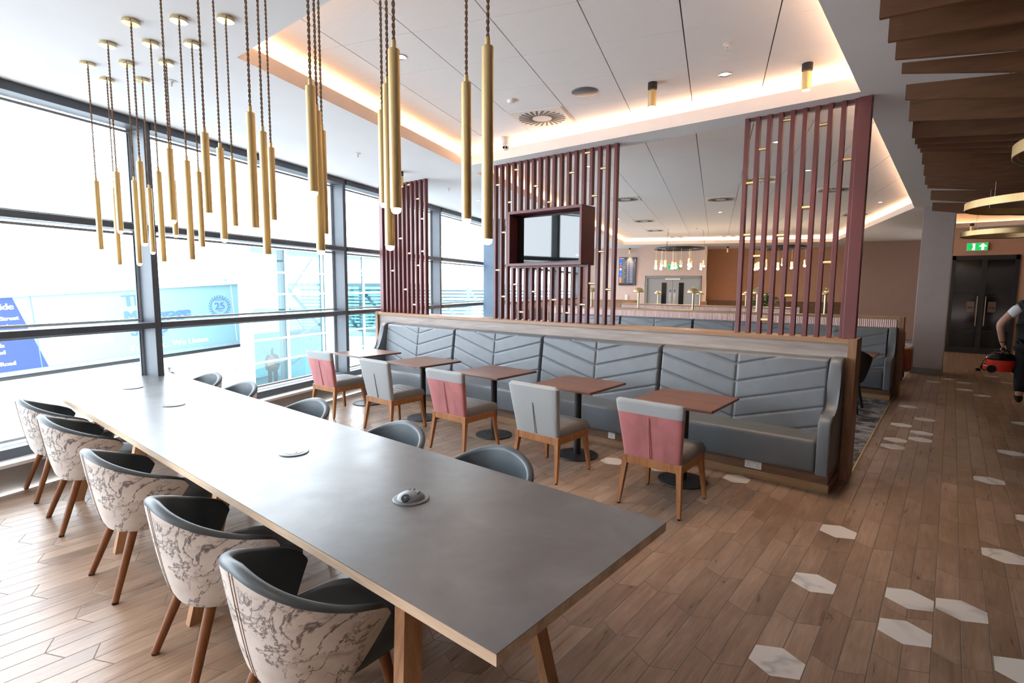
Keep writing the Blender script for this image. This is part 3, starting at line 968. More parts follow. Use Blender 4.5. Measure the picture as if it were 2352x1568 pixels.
# ------------------------------------------------------------------ booth benches
def cushion_bm(W, z0, z1, yf0, yf1, T, nu, nv, grooves=True, gap=0.006):
    bm = B()
    H = z1 - z0
    def f(u, v):
        x = gap + (W - 2 * gap) * u; h = H * v
        ex = min(x - gap, W - gap - x); et = H - h; eb = h
        r = 0.035
        e = min(1, max(0, min(ex / 0.022, et / r if et < r else 1, eb / 0.02 if eb < 0.02 else 1)))
        dep = T * (0.35 + 0.65 * math.sqrt(max(0, 1 - (1 - e) ** 2)))
        if grooves:
            s = abs(x - W / 2)
            g = math.exp(-(s / 0.009) ** 2)
            for k in range(-2, 6):
                vv = 0.07 + 0.172 * k + 0.272 * s
                if vv > H - 0.02: continue
                g = max(g, 0.9 * math.exp(-((h - vv) / 0.009) ** 2))
            dep -= 0.012 * g
            dep += 0.004 * math.sin(PI * min(1, s / (W / 2)))
        return Vector((x, yf0 + (yf1 - yf0) * v + (T - dep), z0 + h))
    g = grid(bm, f, nu, nv, 0)
    ring = [g[i][0] for i in range(nu + 1)] + [g[nu][j] for j in range(1, nv + 1)] + [g[i][nv] for i in range(nu - 1, -1, -1)] + [g[0][j] for j in range(nv - 1, 0, -1)]
    back = [bm.verts.new((v.co.x, yf0 + (yf1 - yf0) * ((v.co.z - z0) / H) + T, v.co.z)) for v in ring]
    for i in range(len(ring)):
        j = (i + 1) % len(ring); bm.faces.new((ring[i], ring[j], back[j], back[i]))
    return bm
ARM = [(4.93, 0.172), (4.93, 0.575), (4.945, 0.62), (4.98, 0.65), (5.05, 0.665), (5.14, 0.672), (5.20, 0.70), (5.235, 0.76), (5.265, 0.88), (5.31, 1.05), (5.335, 1.095), (5.385, 1.118), (5.50, 1.118), (5.50, 0.172)]
def booth(name, label, x0, x1, dy, n, res, panel, cap_l=None):
    """x0..x1 outside faces of the end boards; dy moves the section along y"""
    t = thing(name, label, 'bench', ((x0 + x1) / 2, 5.3 + dy, 0))
    O = Vector(((x0 + x1) / 2, 5.3 + dy, 0))
    def put(nm, bm, mats, sm=False):
        bmesh.ops.translate(bm, verts=bm.verts, vec=(-O.x, dy - O.y, 0))
        return obj(nm, bm, mats, t, smooth=sm)
    a0, a1 = x0 + 0.37, x1 - 0.075
    e0, e1 = a0 + 0.10, a1 - 0.10
    W = (e1 - e0) / n
    for k in range(n):
        bm = cushion_bm(W, 0.40, 1.108, 5.285, 5.375, 0.115, res, int(res * 0.62))
        bmesh.ops.translate(bm, verts=bm.verts, vec=(e0 + k * W, 0, 0))
        put('back_cushion', bm, 'vinyl_bench', 'all' if False else 50)
    bm = B(); box(bm, (e0, 4.945, 0.172), (e1, 5.42, 0.455), 0.035, seg=4); put('seat_cushion', bm, 'vinyl_bench', 40)
    for p in (a0, a1 - 0.10):
        bm = B(); extrude_x(bm, ARM, p, p + 0.10, 0.018); put('arm', bm, 'vinyl_bench', 40)
    bm = B(); box(bm, (a0 + 0.01, 5.035, 0.076), (a1 - 0.012, 5.50, 0.172)); put('plinth', bm, 'plinth')
    bm = B(); box(bm, (a0, 5.02, 0), (a1 - 0.002, 5.50, 0.076), 0.002); put('skirting', bm, 'oak')
    bm = B(); box(bm, (x0 + 0.07, 5.50 if panel == 'flute' else 5.52, 0), (x1 - 0.068, 5.76, 1.235))
    bp = put('back_panel', bm, 'grey_oak')
    if panel == 'flute':
        bm = B(); x = x0 + 0.075
        while x < x1 - 0.10:
            cyl(bm, (x + 0.014, 5.50, 1.10), (x + 0.014, 5.50, 1.235), 0.0138, n=10); x += 0.028
        bmesh.ops.translate(bm, verts=bm.verts, vec=(-O.x, dy - O.y, 0))
        f = obj('fluted_tile', bm, 'flute', bp, smooth=50)
    bm = B(); box(bm, (x0 + 0.07, 5.49, 1.235), (x1 - 0.068, 5.79, 1.275), 0.002); put('cap_rail', bm, 'oak')
    for p in (x0, x1 - 0.068):
        bm = B(); box(bm, (p, 5.485, 0), (p + 0.068, 5.795, 1.28), 0.003); put('end_board', bm, 'oak_v')
    return t
booth('booth_bench', 'long grey-blue chevron-stitched bench with grey oak back behind the five bistro tables', -7.56, -0.61, 0, 4, 150, 'wood')
booth('booth_bench', 'grey-blue chevron bench with pink fluted back panel, first row beyond the slatted screens', -7.55, -0.555, 4.95, 4, 80, 'flute')
# third row : low partition seen from the front, same make without visible seat
booth('booth_bench', 'rear bench partition with pink fluted back carrying the small mushroom lamps, farthest row', -7.03, -2.64, 7.62, 3, 40, 'flute').location.z = 0.018

# wall sockets on the bench plinth
def wall_socket(x, label, double):
    t = thing('wall_socket', label, 'power socket', (x, 5.035, 0.124), group='white sockets on the bench plinth')
    w = 0.073 if double else 0.043
    bm = B(); box(bm, (-w, -0.009, -0.038), (w, 0, 0.038), 0.004); obj('face_plate', bm, 'white_plastic', t)
    bm = B()
    for c in ((-0.04, 0.04) if double else (0,)):
        for ox, oz, a, h in ((0, 0.012, 0.002, 0.0055), (-0.011, -0.009, 0.0045, 0.002), (0.011, -0.009, 0.0045, 0.002)):
            box(bm, (c + ox - a, -0.0098, oz - h - 0.006), (c + ox + a, -0.0085, oz + h - 0.006))
    obj('pin_slot', bm, 'black', t)
    bm = B()
    for c in ((-0.012, 0.012) if double else (0.026,)): box(bm, (c - 0.005, -0.012, 0.014), (c + 0.005, -0.008, 0.030), 0.001)
    obj('switch', bm, 'white_plastic', t)
wall_socket(-1.29, 'white double socket on the walnut plinth, right of the pink chair', True)
wall_socket(-2.74, 'white socket on the plinth behind the grey chair at the fourth table', False)

# ------------------------------------------------------------------ slatted maroon screens
YS = 5.62
def post(bm, x, z0, z1, w=0.038, d=0.06): box(bm, (x - w / 2, -d / 2, z0), (x + w / 2, d / 2, z1), 0.002)
def screen(label, xs, rods, thick=None, tv=None):
    xc = xs[len(xs) // 2]
    t = thing('slatted_screen', label, 'screen', (xc, YS, 1.275))
    z0, z1 = 0.0, ZS - 1.275
    for i, x in enumerate(xs):
        spans = [(z0, z1 - 0.0)]
        if tv and tv[0] < x < tv[1]: spans = [(tv[3] - 1.275, z1)]
        for a, c in spans:
            bm = B(); post(bm, x - xc, a, c); obj('post', bm, 'maroon', t)
    if tv:
        k = 11
        lo, hi = tv[4], tv[5]
        for i in range(k + 1):
            x = lo + (hi - lo) * i / k
            bm = B(); post(bm, x - xc, 0, tv[2] - 1.275 - 0.035); obj('post', bm, 'maroon', t)
        bm = B(); box(bm, (lo - 0.02 - xc, -0.03, tv[2] - 1.275 - 0.037), (hi + 0.02 - xc, 0.03, tv[2] - 1.275), 0.002); obj('lower_rail', bm, 'maroon', t)
    if thick:
        bm = B(); box(bm, (thick[0] - xc, -0.05, 0), (thick[1] - xc, 0.05, z1), 0.004); obj('end_post', bm, 'maroon', t)
    bm = B(); box(bm, (xs[0] - xc, -0.012, z1 - 0.028), (xs[-1] - xc, 0.012, z1)); obj('head_rail', bm, 'maroon', t)
    for xa, xb, z in rods:
        bm = B(); cyl(bm, (xa - xc, -0.012, z - 1.275), (xb - xc, -0.012, z - 1.275), 0.0155, n=14); obj('brass_rod', bm, 'brass', t, smooth=40)
    return t
def zpx(x, y): return z_of(x, y)
S3 = [-1.66 + 0.1013 * i for i in range(10)]
r3 = [(3, 3.289), (6, 3.193), (1, 3.056), (8, 2.858), (0, 2.747), (5, 2.467), (0, 2.244), (3, 2.223), (1, 2.033), (7, 1.957), (4, 1.65), (2, 1.412)]
screen('maroon slatted screen with a thick end post on the bench cap, farthest from the window', S3, [(S3[int(i)], S3[int(i) + 1], z) for i, z in r3], (-0.738, -0.64))
S1 = [-6.39 - 0.1085 * i for i in range(10)][::-1]
r1_ = [(5, 3.32), (7, 3.08), (8, 2.765), (3, 2.489), (8, 2.263), (5, 2.242), (7, 2.045), (1, 1.971), (4, 1.663), (6, 1.421)]
screen('maroon slatted screen with brass rods on the bench cap, closest to the window', S1, [(S1[i], S1[i + 1], z) for i, z in r1_], (-7.52, -7.43))
S2 = [-4.94 + 0.1088 * i for i in range(18)]
r2_ = [(0, 3.103), (3, 3.264), (2, 2.851), (6, 3.016), (8, 2.792), (11, 3.114), (13, 3.319), (15, 3.109), (14, 2.804), (1, 2.458), (0, 1.948), (15, 2.144), (14, 1.766), (16, 1.695), (1, 1.583)]
LOW0, LOW1 = -4.62, -3.445
lw = (LOW1 - LOW0) / 11
def lp(i): return LOW0 + lw * i
rods2 = [(S2[i], S2[i + 1], z) for i, z in r2_] + [(lp(0), lp(1), 1.75), (lp(3), lp(4), 1.657), (lp(6), lp(7), 1.556), (lp(1), lp(2), 1.38), (lp(8), lp(9), 1.395), (lp(10), lp(11), 1.506)]
screen('maroon slatted screen holding the boxed television, middle of the bench cap', S2, rods2, None, (-4.72, -3.40, 2.005, 2.70, LOW0, LOW1))

# boxed television in the middle screen
tvx0, tvx1, tvz0, tvz1 = -4.60, -3.455, 1.99, 2.70
t = thing('television_cabinet', 'maroon box frame around the television in the middle slatted screen', 'cabinet', (-4.03, YS, 2.0))
bm = B()
yf, ybk = 5.47 - YS, 5.775 - YS
for lo, hi in (((tvx0, yf, tvz0), (tvx1, ybk, tvz0 + 0.035)), ((tvx0, yf, tvz1 - 0.035), (tvx1, ybk, tvz1)), ((tvx0, yf, tvz0 + 0.035), (tvx0 + 0.03, ybk, tvz1 - 0.035)), ((tvx1 - 0.03, yf, tvz0 + 0.035), (tvx1, ybk, tvz1 - 0.035))):
    box(bm, (lo[0] + 4.03, lo[1], lo[2] - 2.0), (hi[0] + 4.03, hi[1], hi[2] - 2.0), 0.002)
obj('box_frame', bm, 'maroon', t)
bm = B(); box(bm, (tvx0 + 4.03 + 0.03, ybk - 0.02, tvz0 - 2 + 0.035), (tvx1 + 4.03 - 0.03, ybk, tvz1 - 2 - 0.035)); obj('back_board', bm, 'maroon', t)
tv = thing('television', 'switched-off wall television inside the maroon box, reflecting the windows', 'television', (-4.03, 5.64, 2.33))
bm = B(); box(bm, (-0.535, -0.012, -0.30), (0.515, 0.03, 0.30), 0.004); obj('bezel', bm, 'black_gloss', tv)
bm = B(); box(bm, (-0.525, -0.0145, -0.28), (0.505, -0.011, 0.292)); obj('screen', bm, None or 'screen_glass' if False else 'black_gloss', tv)
M['tv_glass'] = flat('dark_screen_glass', (0.004, 0.005, 0.006), 0.03, var=0.0)
setp(M['tv_glass'].node_tree.nodes['Principled BSDF'], spec=0.9)
tv.children[1].data.materials[0] = M['tv_glass']
bm = B(); box(bm, (0.40, -0.0152, -0.225), (0.465, -0.0145, -0.205)); obj('label', bm, 'white_plastic', tv)

# ------------------------------------------------------------------ brass tube pendants
def flex_mesh(length):
    bm = B()
    turns = length / 0.045
    for ph in (0, PI):
        pts = []
        k = int(turns * 8)
        for i in range(k + 1):
            an = ph + 2 * PI * turns * i / k
            pts.append((0.0034 * math.cos(an), 0.0034 * math.sin(an), -length * i / k))
        tube(bm, pts, 0.0031, 5)
    me = bpy.data.meshes.new('flex'); bmesh.ops.recalc_face_normals(bm, faces=bm.faces); bm.to_mesh(me); bm.free()
    me.materials.append(M['cable'])
    for pl in me.polygons: pl.use_smooth = True
    return me
FLEX = flex_mesh(0.80)
PZ = 2.505     # top of every tube
def build_pendant(length):
    r = thing('pendant_light', 'x', 'pendant light', (0, 0, ZS))
    bm = B(); lathe(bm, [(0, 0), (0.049, 0), (0.05, -0.003), (0.05, -0.02), (0.048, -0.023), (0, -0.023)], 40)
    cyl(bm, (0, 0, -0.023), (0, 0, -0.036), 0.006, n=12); obj('ceiling_rose', bm, 'brass_pale', r, smooth=30)
    bm = B(); cyl(bm, (0.047, -0.015, -0.012), (0.052, -0.016, -0.012), 0.0035, n=10); obj('screw', bm, 'black', r)
    o = link('flex', FLEX, r, (0, 0, -0.036))
    zt = PZ - ZS
    bm = B(); cyl(bm, (0, 0, zt + 0.028), (0, 0, zt), 0.0085, n=16); obj('cord_grip', bm, 'brass', r, smooth=30)
    bm = B()
    lathe(bm, [(0.0, 0), (0.0175, 0), (0.0195, -0.002), (0.0195, -length), (0.0175, -length), (0.0175, -length + 0.06), (0, -length + 0.06)], 32, (0, 0, zt))
    obj('tube', bm, 'brass', r, smooth=30)
    bm = B(); lathe(bm, [(0, -length + 0.055), (0.0165, -length + 0.05), (0.0170, -length - 0.004), (0.0150, -length - 0.012), (0.009, -length - 0.0175), (0, -length - 0.019)], 24, (0, 0, zt))
    obj('bulb', bm, 'bulb', r, smooth='all')
    return r
ROWS = [
    (1.18, 'the row over the camera-side chairs', [(-5.12, .515), (-4.595, .41), (-4.095, .52), (-3.57, .41), (-3.06, .43), (-2.54, .515), (-2.02, .41), (-1.495, .515)]),
    (1.36, 'the middle row', [(-5.385, .615), (-4.87, .625), (-4.345, .625), (-3.825, .635), (-3.32, .525), (-2.80, .625), (-2.28, .625), (-1.765, .625), (-1.235, .62)]),
    (1.54, 'the row over the bench-side table edge', [(-5.155, .525), (-4.62, .405), (-4.13, .525), (-3.59, .425), (-3.08, .415), (-2.54, .525), (-2.04, .41), (-1.51, .52)])]
protos = {}
for y, rn, items in ROWS:
    for i, (x, ln) in enumerate(items):
        key = min((0.41, 0.52, 0.625), key=lambda q: abs(q - ln))
        if key == 0.41: word = 'short'
        elif key == 0.52: word = 'mid-length'
        else: word = 'long'
        lb = '%s brass tube pendant, %s from the window in %s' % (word, ORD[i], rn)
        if key not in protos:
            protos[key] = build_pendant(key); pr = protos[key]
            pr.location = (x, y, ZS); pr['label'] = lb; pr['group'] = 'brass tube pendants over the grey table'
        else: dup(protos[key], (x, y, ZS), None, lb, 'brass tube pendants over the grey table')

# ------------------------------------------------------------------ ceiling fittings
def swirl(first_, d, n, label, z=ZT):
    t = thing('swirl_diffuser', label, 'air vent', wd(d, n, z), WROT, 'swirl air vents in the tiled ceiling')
    s = 0.30
    bm = B(); box(bm, (-s, -s, -0.012), (s, s, 0.0), 0.003); obj('plate', bm, 'white_plastic', t)
    bm = B()
    for i in range(24):
        a = 2 * PI * i / 24
        c_, s_ = math.cos(a), math.sin(a)
        mt = Matrix.Rotation(a, 4, 'Z') @ Matrix.Translation((0.185, 0, 0)) @ Matrix.Rotation(0.28, 4, 'Z')
        box(bm, (-0.078, -0.011, -0.0145), (0.078, 0.011, -0.0115), 0, 0, mt)
    obj('air_slot', bm, 'black', t)
    return t
def on_tile(x, y): v = Vector((x, y, 0)); return v.dot(D), v.dot(Nn)
d_, n_ = on_tile(-3.671, 4.947)
sw = swirl(True, d_, n_, 'square swirl air vent in the tiled ceiling above the bistro tables')
for (x, y), lb in zip([(-2.739, 10.049), (-5.529, 10.485), (-3.935, 11.693), (-1.878, 11.861), (-6.871, 14.179), (-7.713, 16.741), (-8.044, 19.3), (-6.38, 20.0), (-2.029, 16.084)],
                      ['swirl air vent seen through the first slots of the end-post screen', 'swirl air vent in the far ceiling right of the television screen', 'swirl air vent in the middle of the far ceiling, left of the end-post screen',
                       'swirl air vent in the far ceiling behind the thick end post side of the screen', 'swirl air vent in the far ceiling, second beyond the television screen',
                       'swirl air vent in the far ceiling, third beyond the television screen', 'swirl air vent at the cove edge above the grey double door', 'swirl air vent at the cove edge right of the grey double door',
                       'swirl air vent in the far ceiling by the diagonal cove corner']):
    d_, n_ = on_tile(x, y)
    v_ = wd(d_, n_, ZT); dup(sw, v_, WROT, lb)

def downlight(x, y, z, label, power=12, lit=True):
    t = thing('downlight', label, 'ceiling light', (x, y, z), group='recessed ceiling downlights')
    bm = B(); lathe(bm, [(0.052, -0.001), (0.055, -0.004), (0.05, -0.007), (0.036, -0.004), (0.036, -0.001)], 32); obj('trim_ring', bm, 'chrome', t, smooth=40)
    bm = B(); lathe(bm, [(0, -0.0035), (0.036, -0.0035), (0.036, -0.001), (0, -0.001)], 24); obj('lens', bm, 'lens', t)
    if power:
        ld = bpy.data.lights.new('downlight_lamp', 'SPOT'); ld.energy = power; ld.color = (1.0, 0.70, 0.46); ld.spot_size = 1.5; ld.spot_blend = 0.7; ld.shadow_soft_size = 0.04
        lo = bpy.data.objects.new('lamp', ld); COL.objects.link(lo); lo.parent = t; lo.location = (0, 0, -0.03)
    return t
DL = [(-3.645, 2.946, ZT, 'recessed downlight beside the tall brass pendants over the table end'), (-1.685, 4.97, ZT, 'recessed downlight in the near coffer between the two brass spotlights'),
      (-1.885, 7.624, ZT, 'recessed downlight seen through the end-post screen, upper one'), (-1.914, 9.719, ZT, 'recessed downlight seen through the end-post screen, lower one'),
      (-4.598, 13.674, ZT, 'recessed downlight between the two far swirl vents'), (-7.274, 13.397, ZT, 'recessed downlight right of the television screen'),
      (-1.344, 14.163, ZT, 'recessed downlight right of the end-post by the diagonal cove'), (-4.528, 7.34, ZT, 'recessed downlight seen through the television screen'),
      (-7.153, 7.611, ZS, 'recessed downlight in the white soffit by the windows')]
DL += [(-1.2, -0.95, ZS, 'recessed downlight in the soffit above the tub chair end, out of frame'), (-2.9, -0.95, ZS, 'recessed downlight in the soffit behind the tub chairs, out of frame'),
       (-4.4, -0.95, ZS, 'recessed downlight in the soffit nearest the glass, out of frame')]
for x, y, z, lb in DL: downlight(x, y, z, lb, 60 if y < 0 else 30 if y < 6 else (14 if x > -2.5 else 130))

def spot(x, y, z, label, power=30):
    t = thing('ceiling_spotlight', label, 'ceiling light', (x, y, z), group='brass cylinder spotlights')
    bm = B(); lathe(bm, [(0, 0), (0.042, 0), (0.042, -0.055), (0.04, -0.058), (0, -0.058)], 28); obj('mount', bm, 'black', t, smooth=30)
    bm = B(); cyl(bm, (0, 0, -0.058), (0, 0, -0.07), 0.008, n=12)
    lathe(bm, [(0, -0.07), (0.036, -0.07), (0.038, -0.073), (0.038, -0.215), (0.034, -0.215), (0.034, -0.205), (0, -0.205)], 28); obj('barrel', bm, 'brass', t, smooth=30)
    bm = B(); lathe(bm, [(0, -0.208), (0.033, -0.208), (0.033, -0.206), (0, -0.206)], 20); obj('lens', bm, 'lens', t)
    ld = bpy.data.lights.new('spot_lamp', 'SPOT'); ld.energy = power; ld.color = (1.0, 0.68, 0.42); ld.spot_size = 1.3; ld.spot_blend = 0.7; ld.shadow_soft_size = 0.035
    lo = bpy.data.objects.new('lamp', ld); COL.objects.link(lo); lo.parent = t; lo.location = (0, 0, -0.225)
for x, y, z, lb in [(-2.269, 4.762, ZT, 'brass cylinder spotlight on black mount, left one in the near coffer'), (-1.073, 5.176, ZT, 'brass cylinder spotlight on black mount, right one in the near coffer'),
                    (-6.281, 5.048, ZS, 'brass cylinder spotlight on the white soffit above the window-side screen'), (-10.6, 20.6, ZS, 'tiny brass spotlight above the flight information screen'),
                    (-7.0, 21.9, ZS, 'tiny brass spotlight on the soffit right of the grey double door'), (0.25, 17.0, 3.3, 'brass spotlight on the wall side of the brass hoops')]:
    spot(x, y, z, lb, 30 if y < 10 else (5 if x > 0 else 330 if x > -9 else 120))

bm = B()
def sprinkler(x, y, z, label):
    t = thing('sprinkler_head', label, 'sprinkler', (x, y, z), group='fire sprinklers')
    bm = B(); lathe(bm, [(0, 0), (0.038, 0), (0.04, -0.003), (0.02, -0.006), (0.012, -0.012), (0, -0.012)], 24); obj('escutcheon', bm, 'white_plastic', t, smooth=40)
    bm = B(); cyl(bm, (0, 0, -0.01), (0, 0, -0.024), 0.009, n=12)
    for s in (-1, 1): tube(bm, [(s * 0.008, 0, -0.022), (s * 0.013, 0, -0.034), (s * 0.004, 0, -0.047)], 0.0022, 6)
    lathe(bm, [(0, -0.047), (0.014, -0.047), (0.014, -0.049), (0, -0.049)], 16); obj('frame', bm, 'white_plastic', t, smooth=40)
    bm = B(); cyl(bm, (0, 0, -0.024), (0, 0, -0.046), 0.0025, n=8); obj('bulb', bm, 'red', t)
for x, y, z, lb in [(-5.019, 1.705, ZS, 'fire sprinkler on the white soffit among the pendant cords'), (-5.854, 4.038, ZS, 'fire sprinkler on the white soffit between the pendants and the window-side screen'),
                    (-6.672, 6.382, ZS, 'fire sprinkler on the white soffit right of the window-side screen'), (-1.473, 4.383, ZT, 'fire sprinkler in the near coffer tiles by the spotlights'),
                    (-1.527, 10.658, ZT, 'fire sprinkler seen through the last gap of the end-post screen'), (0.33, 9.2, 3.05, 'fire sprinkler under the dark wood baffles by the brass hoops')]:
    sprinkler(x, y, z, lb)
t = thing('ceiling_speaker', 'round flush white speaker in the near coffer, right of the swirl vent', 'speaker', (-2.881, 4.571, ZT))
bm = B(); lathe(bm, [(0, -0.009), (0.12, -0.008), (0.132, -0.004), (0.134, 0), (0, 0)], 48); obj('grille', bm, M['grey_plastic'], t, smooth=50)
t = thing('security_camera', 'white turret security camera at the near cove above the bench', 'camera', (-4.506, 5.30, ZT))
bm = B(); lathe(bm, [(0, 0), (0.062, 0), (0.062, -0.03), (0.055, -0.05), (0.05, -0.085), (0, -0.085)], 32); obj('mount', bm, 'white_plastic', t, smooth=30)
bm = B(); bmesh.ops.create_uvsphere(bm, u_segments=28, v_segments=18, radius=0.052, matrix=Matrix.Translation((0, 0, -0.108))); ball = obj('eyeball', bm, 'white_plastic', t, smooth='all')
bm = B()
for s in (-1, 1): cyl(bm, (0.026 + s * 0.013, -0.036 + s * 0.010, -0.128), (0.034 + s * 0.016, -0.046 + s * 0.012, -0.140), 0.012, n=16)
obj('lens', bm, 'black_gloss', ball)
for x, y, lb in [(-3.583, 4.307, 'small white smoke detector in the near coffer left of the speaker'), (-6.39, 16.891, 'white smoke detector in the far ceiling above the ring chandelier')]:
    t = thing('smoke_detector', lb, 'smoke detector', (x, y, ZT)); bm = B(); lathe(bm, [(0, 0), (0.045, 0), (0.045, -0.012), (0.03, -0.03), (0, -0.034)], 24); obj('body', bm, 'white_plastic', t, smooth=40)

# ------------------------------------------------------------------ dark wood baffle ceiling (right)
FY = [3.409, 3.76, 4.056, 4.337, 4.946, 5.577, 6.209, 6.483, 6.696, 6.903, 7.55, 8.303, 9.029, 9.358, 10.6, 12.066]
FL = [3.095, 3.099, 3.097, 3.099, 3.098, 3.099, 3.10, 3.10, 3.10, 3.10, 3.10, 3.10, 3.10, 3.10, 3.10, 3.10]
FR = [3.055, 3.043, 3.0, 2.965, 2.988, 3.01, 3.03, 3.03, 3.02, 3.01, 2.99, 2.97, 2.99, 3.01, 3.0, 2.99]
FT = [3.33, 3.33, 3.30, 3.151, 3.202, 3.258, 3.30, 3.31, 3.31, 3.31, 3.27, 3.29, 3.30, 3.31, 3.24, 3.24]
FX = [-0.387, -0.378, -0.365, -0.351, -0.366, -0.378, -0.386, -0.377, -0.366, -0.352, -0.362, -0.372, -0.383, -0.365, -0.363, -0.38]
for y0 in (1.2, 1.85, 2.45, 2.95):
    FY.insert(0, y0)
FY = sorted(FY)
FL = [3.1] * 4 + FL; FR = [3.08, 3.09, 3.08, 3.07] + FR; FT = [3.33] * 4 + FT; FX = [-0.38] * 4 + FX
for i, y in enumerate(FY):
    bm = B()
    k = (FR[i] - FL[i]) / 0.6
    x0 = FX[i]
    xs = [x0, 0.3, 0.9, 1.6, 2.4, 3.4]
    vb = []
    for x in xs:
        zb = FL[i] + k * min(x - x0, 1.0) + 0.03 * math.sin(i * 0.9 + x * 2) * min(1, max(0, x - 0.3))
        zt = FT[i] + (3.33 - FT[i]) * min(1, max(0, (x - x0) / 2.6)) * (0.2 if FT[i] < 3.28 else 1) + (k * 0.6 * min(x - x0, 1) if FT[i] < 3.28 else 0)
        vb.append((x, zb, max(zt, zb + 0.06)))
    prof = [(x, b_) for x, b_, t_ in vb] + [(x, t_) for x, b_, t_ in vb][::-1]
    fr = [bm.verts.new((x - x0, -0.015, z - 3.1)) for x, z in prof]; bk = [bm.verts.new((x - x0, 0.015, z - 3.1)) for x, z in prof]
    K = len(prof)
    bm.faces.new(fr); bm.faces.new(bk[::-1])
    for a in range(K): bm.faces.new((fr[a], fr[(a + 1) % K], bk[(a + 1) % K], bk[a]))
    o = obj('ceiling_baffle', bm, 'baffle'); o.location = (x0, y, 3.1)
    for hx in (0.6, 2.2):
        b2 = B(); cyl(b2, (hx, 0, 0.15), (hx, 0, ZS - 3.1), 0.004, n=6); obj('hanger', b2, 'black', o)
    tag(o, 'dark wood ceiling baffle, %s counted away from the camera' % (ORD[i - 4] if i >= 4 else 'out of frame ' + ORD[i]), 'ceiling baffle', 'dark wood baffles over the walkway')

# brass hoop chandeliers
def hoop(cx_, cy_, z, R, label):
    t = thing('hoop_light', label, 'ceiling light', (cx_, cy_, z), group='brass hoop lights over the walkway')
    bm = B()
    lathe(bm, [(R, -0.045), (R, 0.045), (R - 0.04, 0.045), (R - 0.04, -0.03), (R - 0.008, -0.045), (R, -0.045)], 96); obj('hoop', bm, 'brass', t, smooth=30)
    bm = B(); lathe(bm, [(R - 0.009, -0.046), (R - 0.034, -0.033), (R - 0.034, -0.030), (R - 0.009, -0.043)], 96); obj('diffuser', bm, 'grey_plastic', t)
    for i in range(4):
        a = PI / 4 + i * PI / 2
        bm = B(); cyl(bm, ((R - 0.02) * math.cos(a), (R - 0.02) * math.sin(a), 0.045), ((R - 0.02) * math.cos(a), (R - 0.02) * math.sin(a), ZS - z - 0.004), 0.002, n=5); obj('suspension_wire', bm, 'chrome', t)
hoop(0.90, 9.15, 2.77, 0.86, 'large brass hoop light hanging under the dark wood baffles')
hoop(0.78, 13.6, 2.77, 0.74, 'lower brass hoop light in front of the green exit sign')
hoop(1.08, 5.75, 2.78, 0.80, 'brass hoop light cut off at the edge of the photo under the baffles')

# ------------------------------------------------------------------ ring chandeliers in the far room
def chandelier(cx_, cy_, z, R, label, seed):
    rnd = random.Random(seed)
    t = thing('ring_chandelier', label, 'chandelier', (cx_, cy_, z), group='black ring chandeliers')
    for r in (R, R * 0.55):
        bm = B(); lathe(bm, [(r, -0.03), (r, 0.03), (r - 0.03, 0.03), (r - 0.03, -0.03), (r, -0.03)], 64); obj('ring', bm, 'black', t, smooth=30)
    for i in range(3):
        a = 0.4 + i * 2.1
        bm = B(); cyl(bm, (R * math.cos(a), R * math.sin(a), 0.03), (R * 0.9 * math.cos(a), R * 0.9 * math.sin(a), ZT - z), 0.004, n=5); obj('suspension_wire', bm, 'black', t)
    for i in range(16):
        a = 2 * PI * i / 16 + rnd.uniform(-0.12, 0.12)
        r = (R if i % 3 else R * 0.55) - 0.015
        x, y = r * math.cos(a), r * math.sin(a); h = -0.40 + rnd.uniform(-0.07, 0.07)
        bm = B(); cyl(bm, (x, y, -0.03), (x, y, h), 0.002, n=4)
        lathe(bm, [(0, 0), (0.030, 0), (0.034, -0.004), (0.034, -0.17), (0.03, -0.17), (0, -0.16)], 14, (x, y, h)); s_ = obj('pendant_shade', bm, 'brass', t, smooth=40)
        bm = B(); bmesh.ops.create_uvsphere(bm, u_segments=12, v_segments=8, radius=0.038, matrix=Matrix.Translation((x, y, h - 0.185))); obj('bulb', bm, 'bulb_far', s_, smooth='all')
    return t
chandelier(-7.05, 17.17, 3.0, 0.80, 'black ring chandelier with brass bulbs above the grey double door', 3)
chandelier(-4.05, 17.67, 2.94, 0.80, 'black ring chandelier with brass bulbs behind the end-post screen', 5)

# ------------------------------------------------------------------ mushroom lamps on the partitions
def build_mushroom():
    r = thing('mushroom_lamp', 'lamp', 'lamp')
    bm = B(); lathe(bm, [(0, 0), (0.062, 0), (0.064, 0.004), (0.06, 0.01), (0.02, 0.013), (0, 0.013)], 28); obj('base', bm, 'brass_pale', r, smooth=30)
    bm = B(); cyl(bm, (0, 0, 0.012), (0, 0, 0.35), 0.020, n=20); obj('stem', bm, 'brass_pale', r, smooth=30)
    bm = B(); prof = [(0.118 * math.cos(a), 0.34 + 0.105 * math.sin(a)) for a in [i * PI / 2 / 10 for i in range(10)]] + [(0.0, 0.445)]
    lathe(bm, [(0.112, 0.341)] + prof, 36); sh = obj('shade', bm, 'brass_pale', r, smooth='all')
    bm = B(); cyl(bm, (0, 0, 0.44), (0, 0, 0.462), 0.006, n=10); obj('finial', bm, 'brass_pale', r)
    return r
ml = build_mushroom()
ml.location = (-5.21, 10.59, 1.276); ml['label'] = 'brass mushroom lamp left of the grey double door, on the nearer pink partition'; ml['group'] = 'brass mushroom lamps on the partitions'
for x, y, lb in [(-6.38, 10.59, 'brass mushroom lamp peeking behind the television screen posts'), (-4.015, 10.59, 'brass mushroom lamp right of the grey double door, on the nearer pink partition'),
                 (-2.80, 10.59, 'brass mushroom lamp in front of the green plant'), (-1.69, 10.59, 'brass mushroom lamp in the last gaps of the end-post screen')]:
    dup(ml, (x, y, 1.276), 0, lb, 'brass mushroom lamps on the partitions')
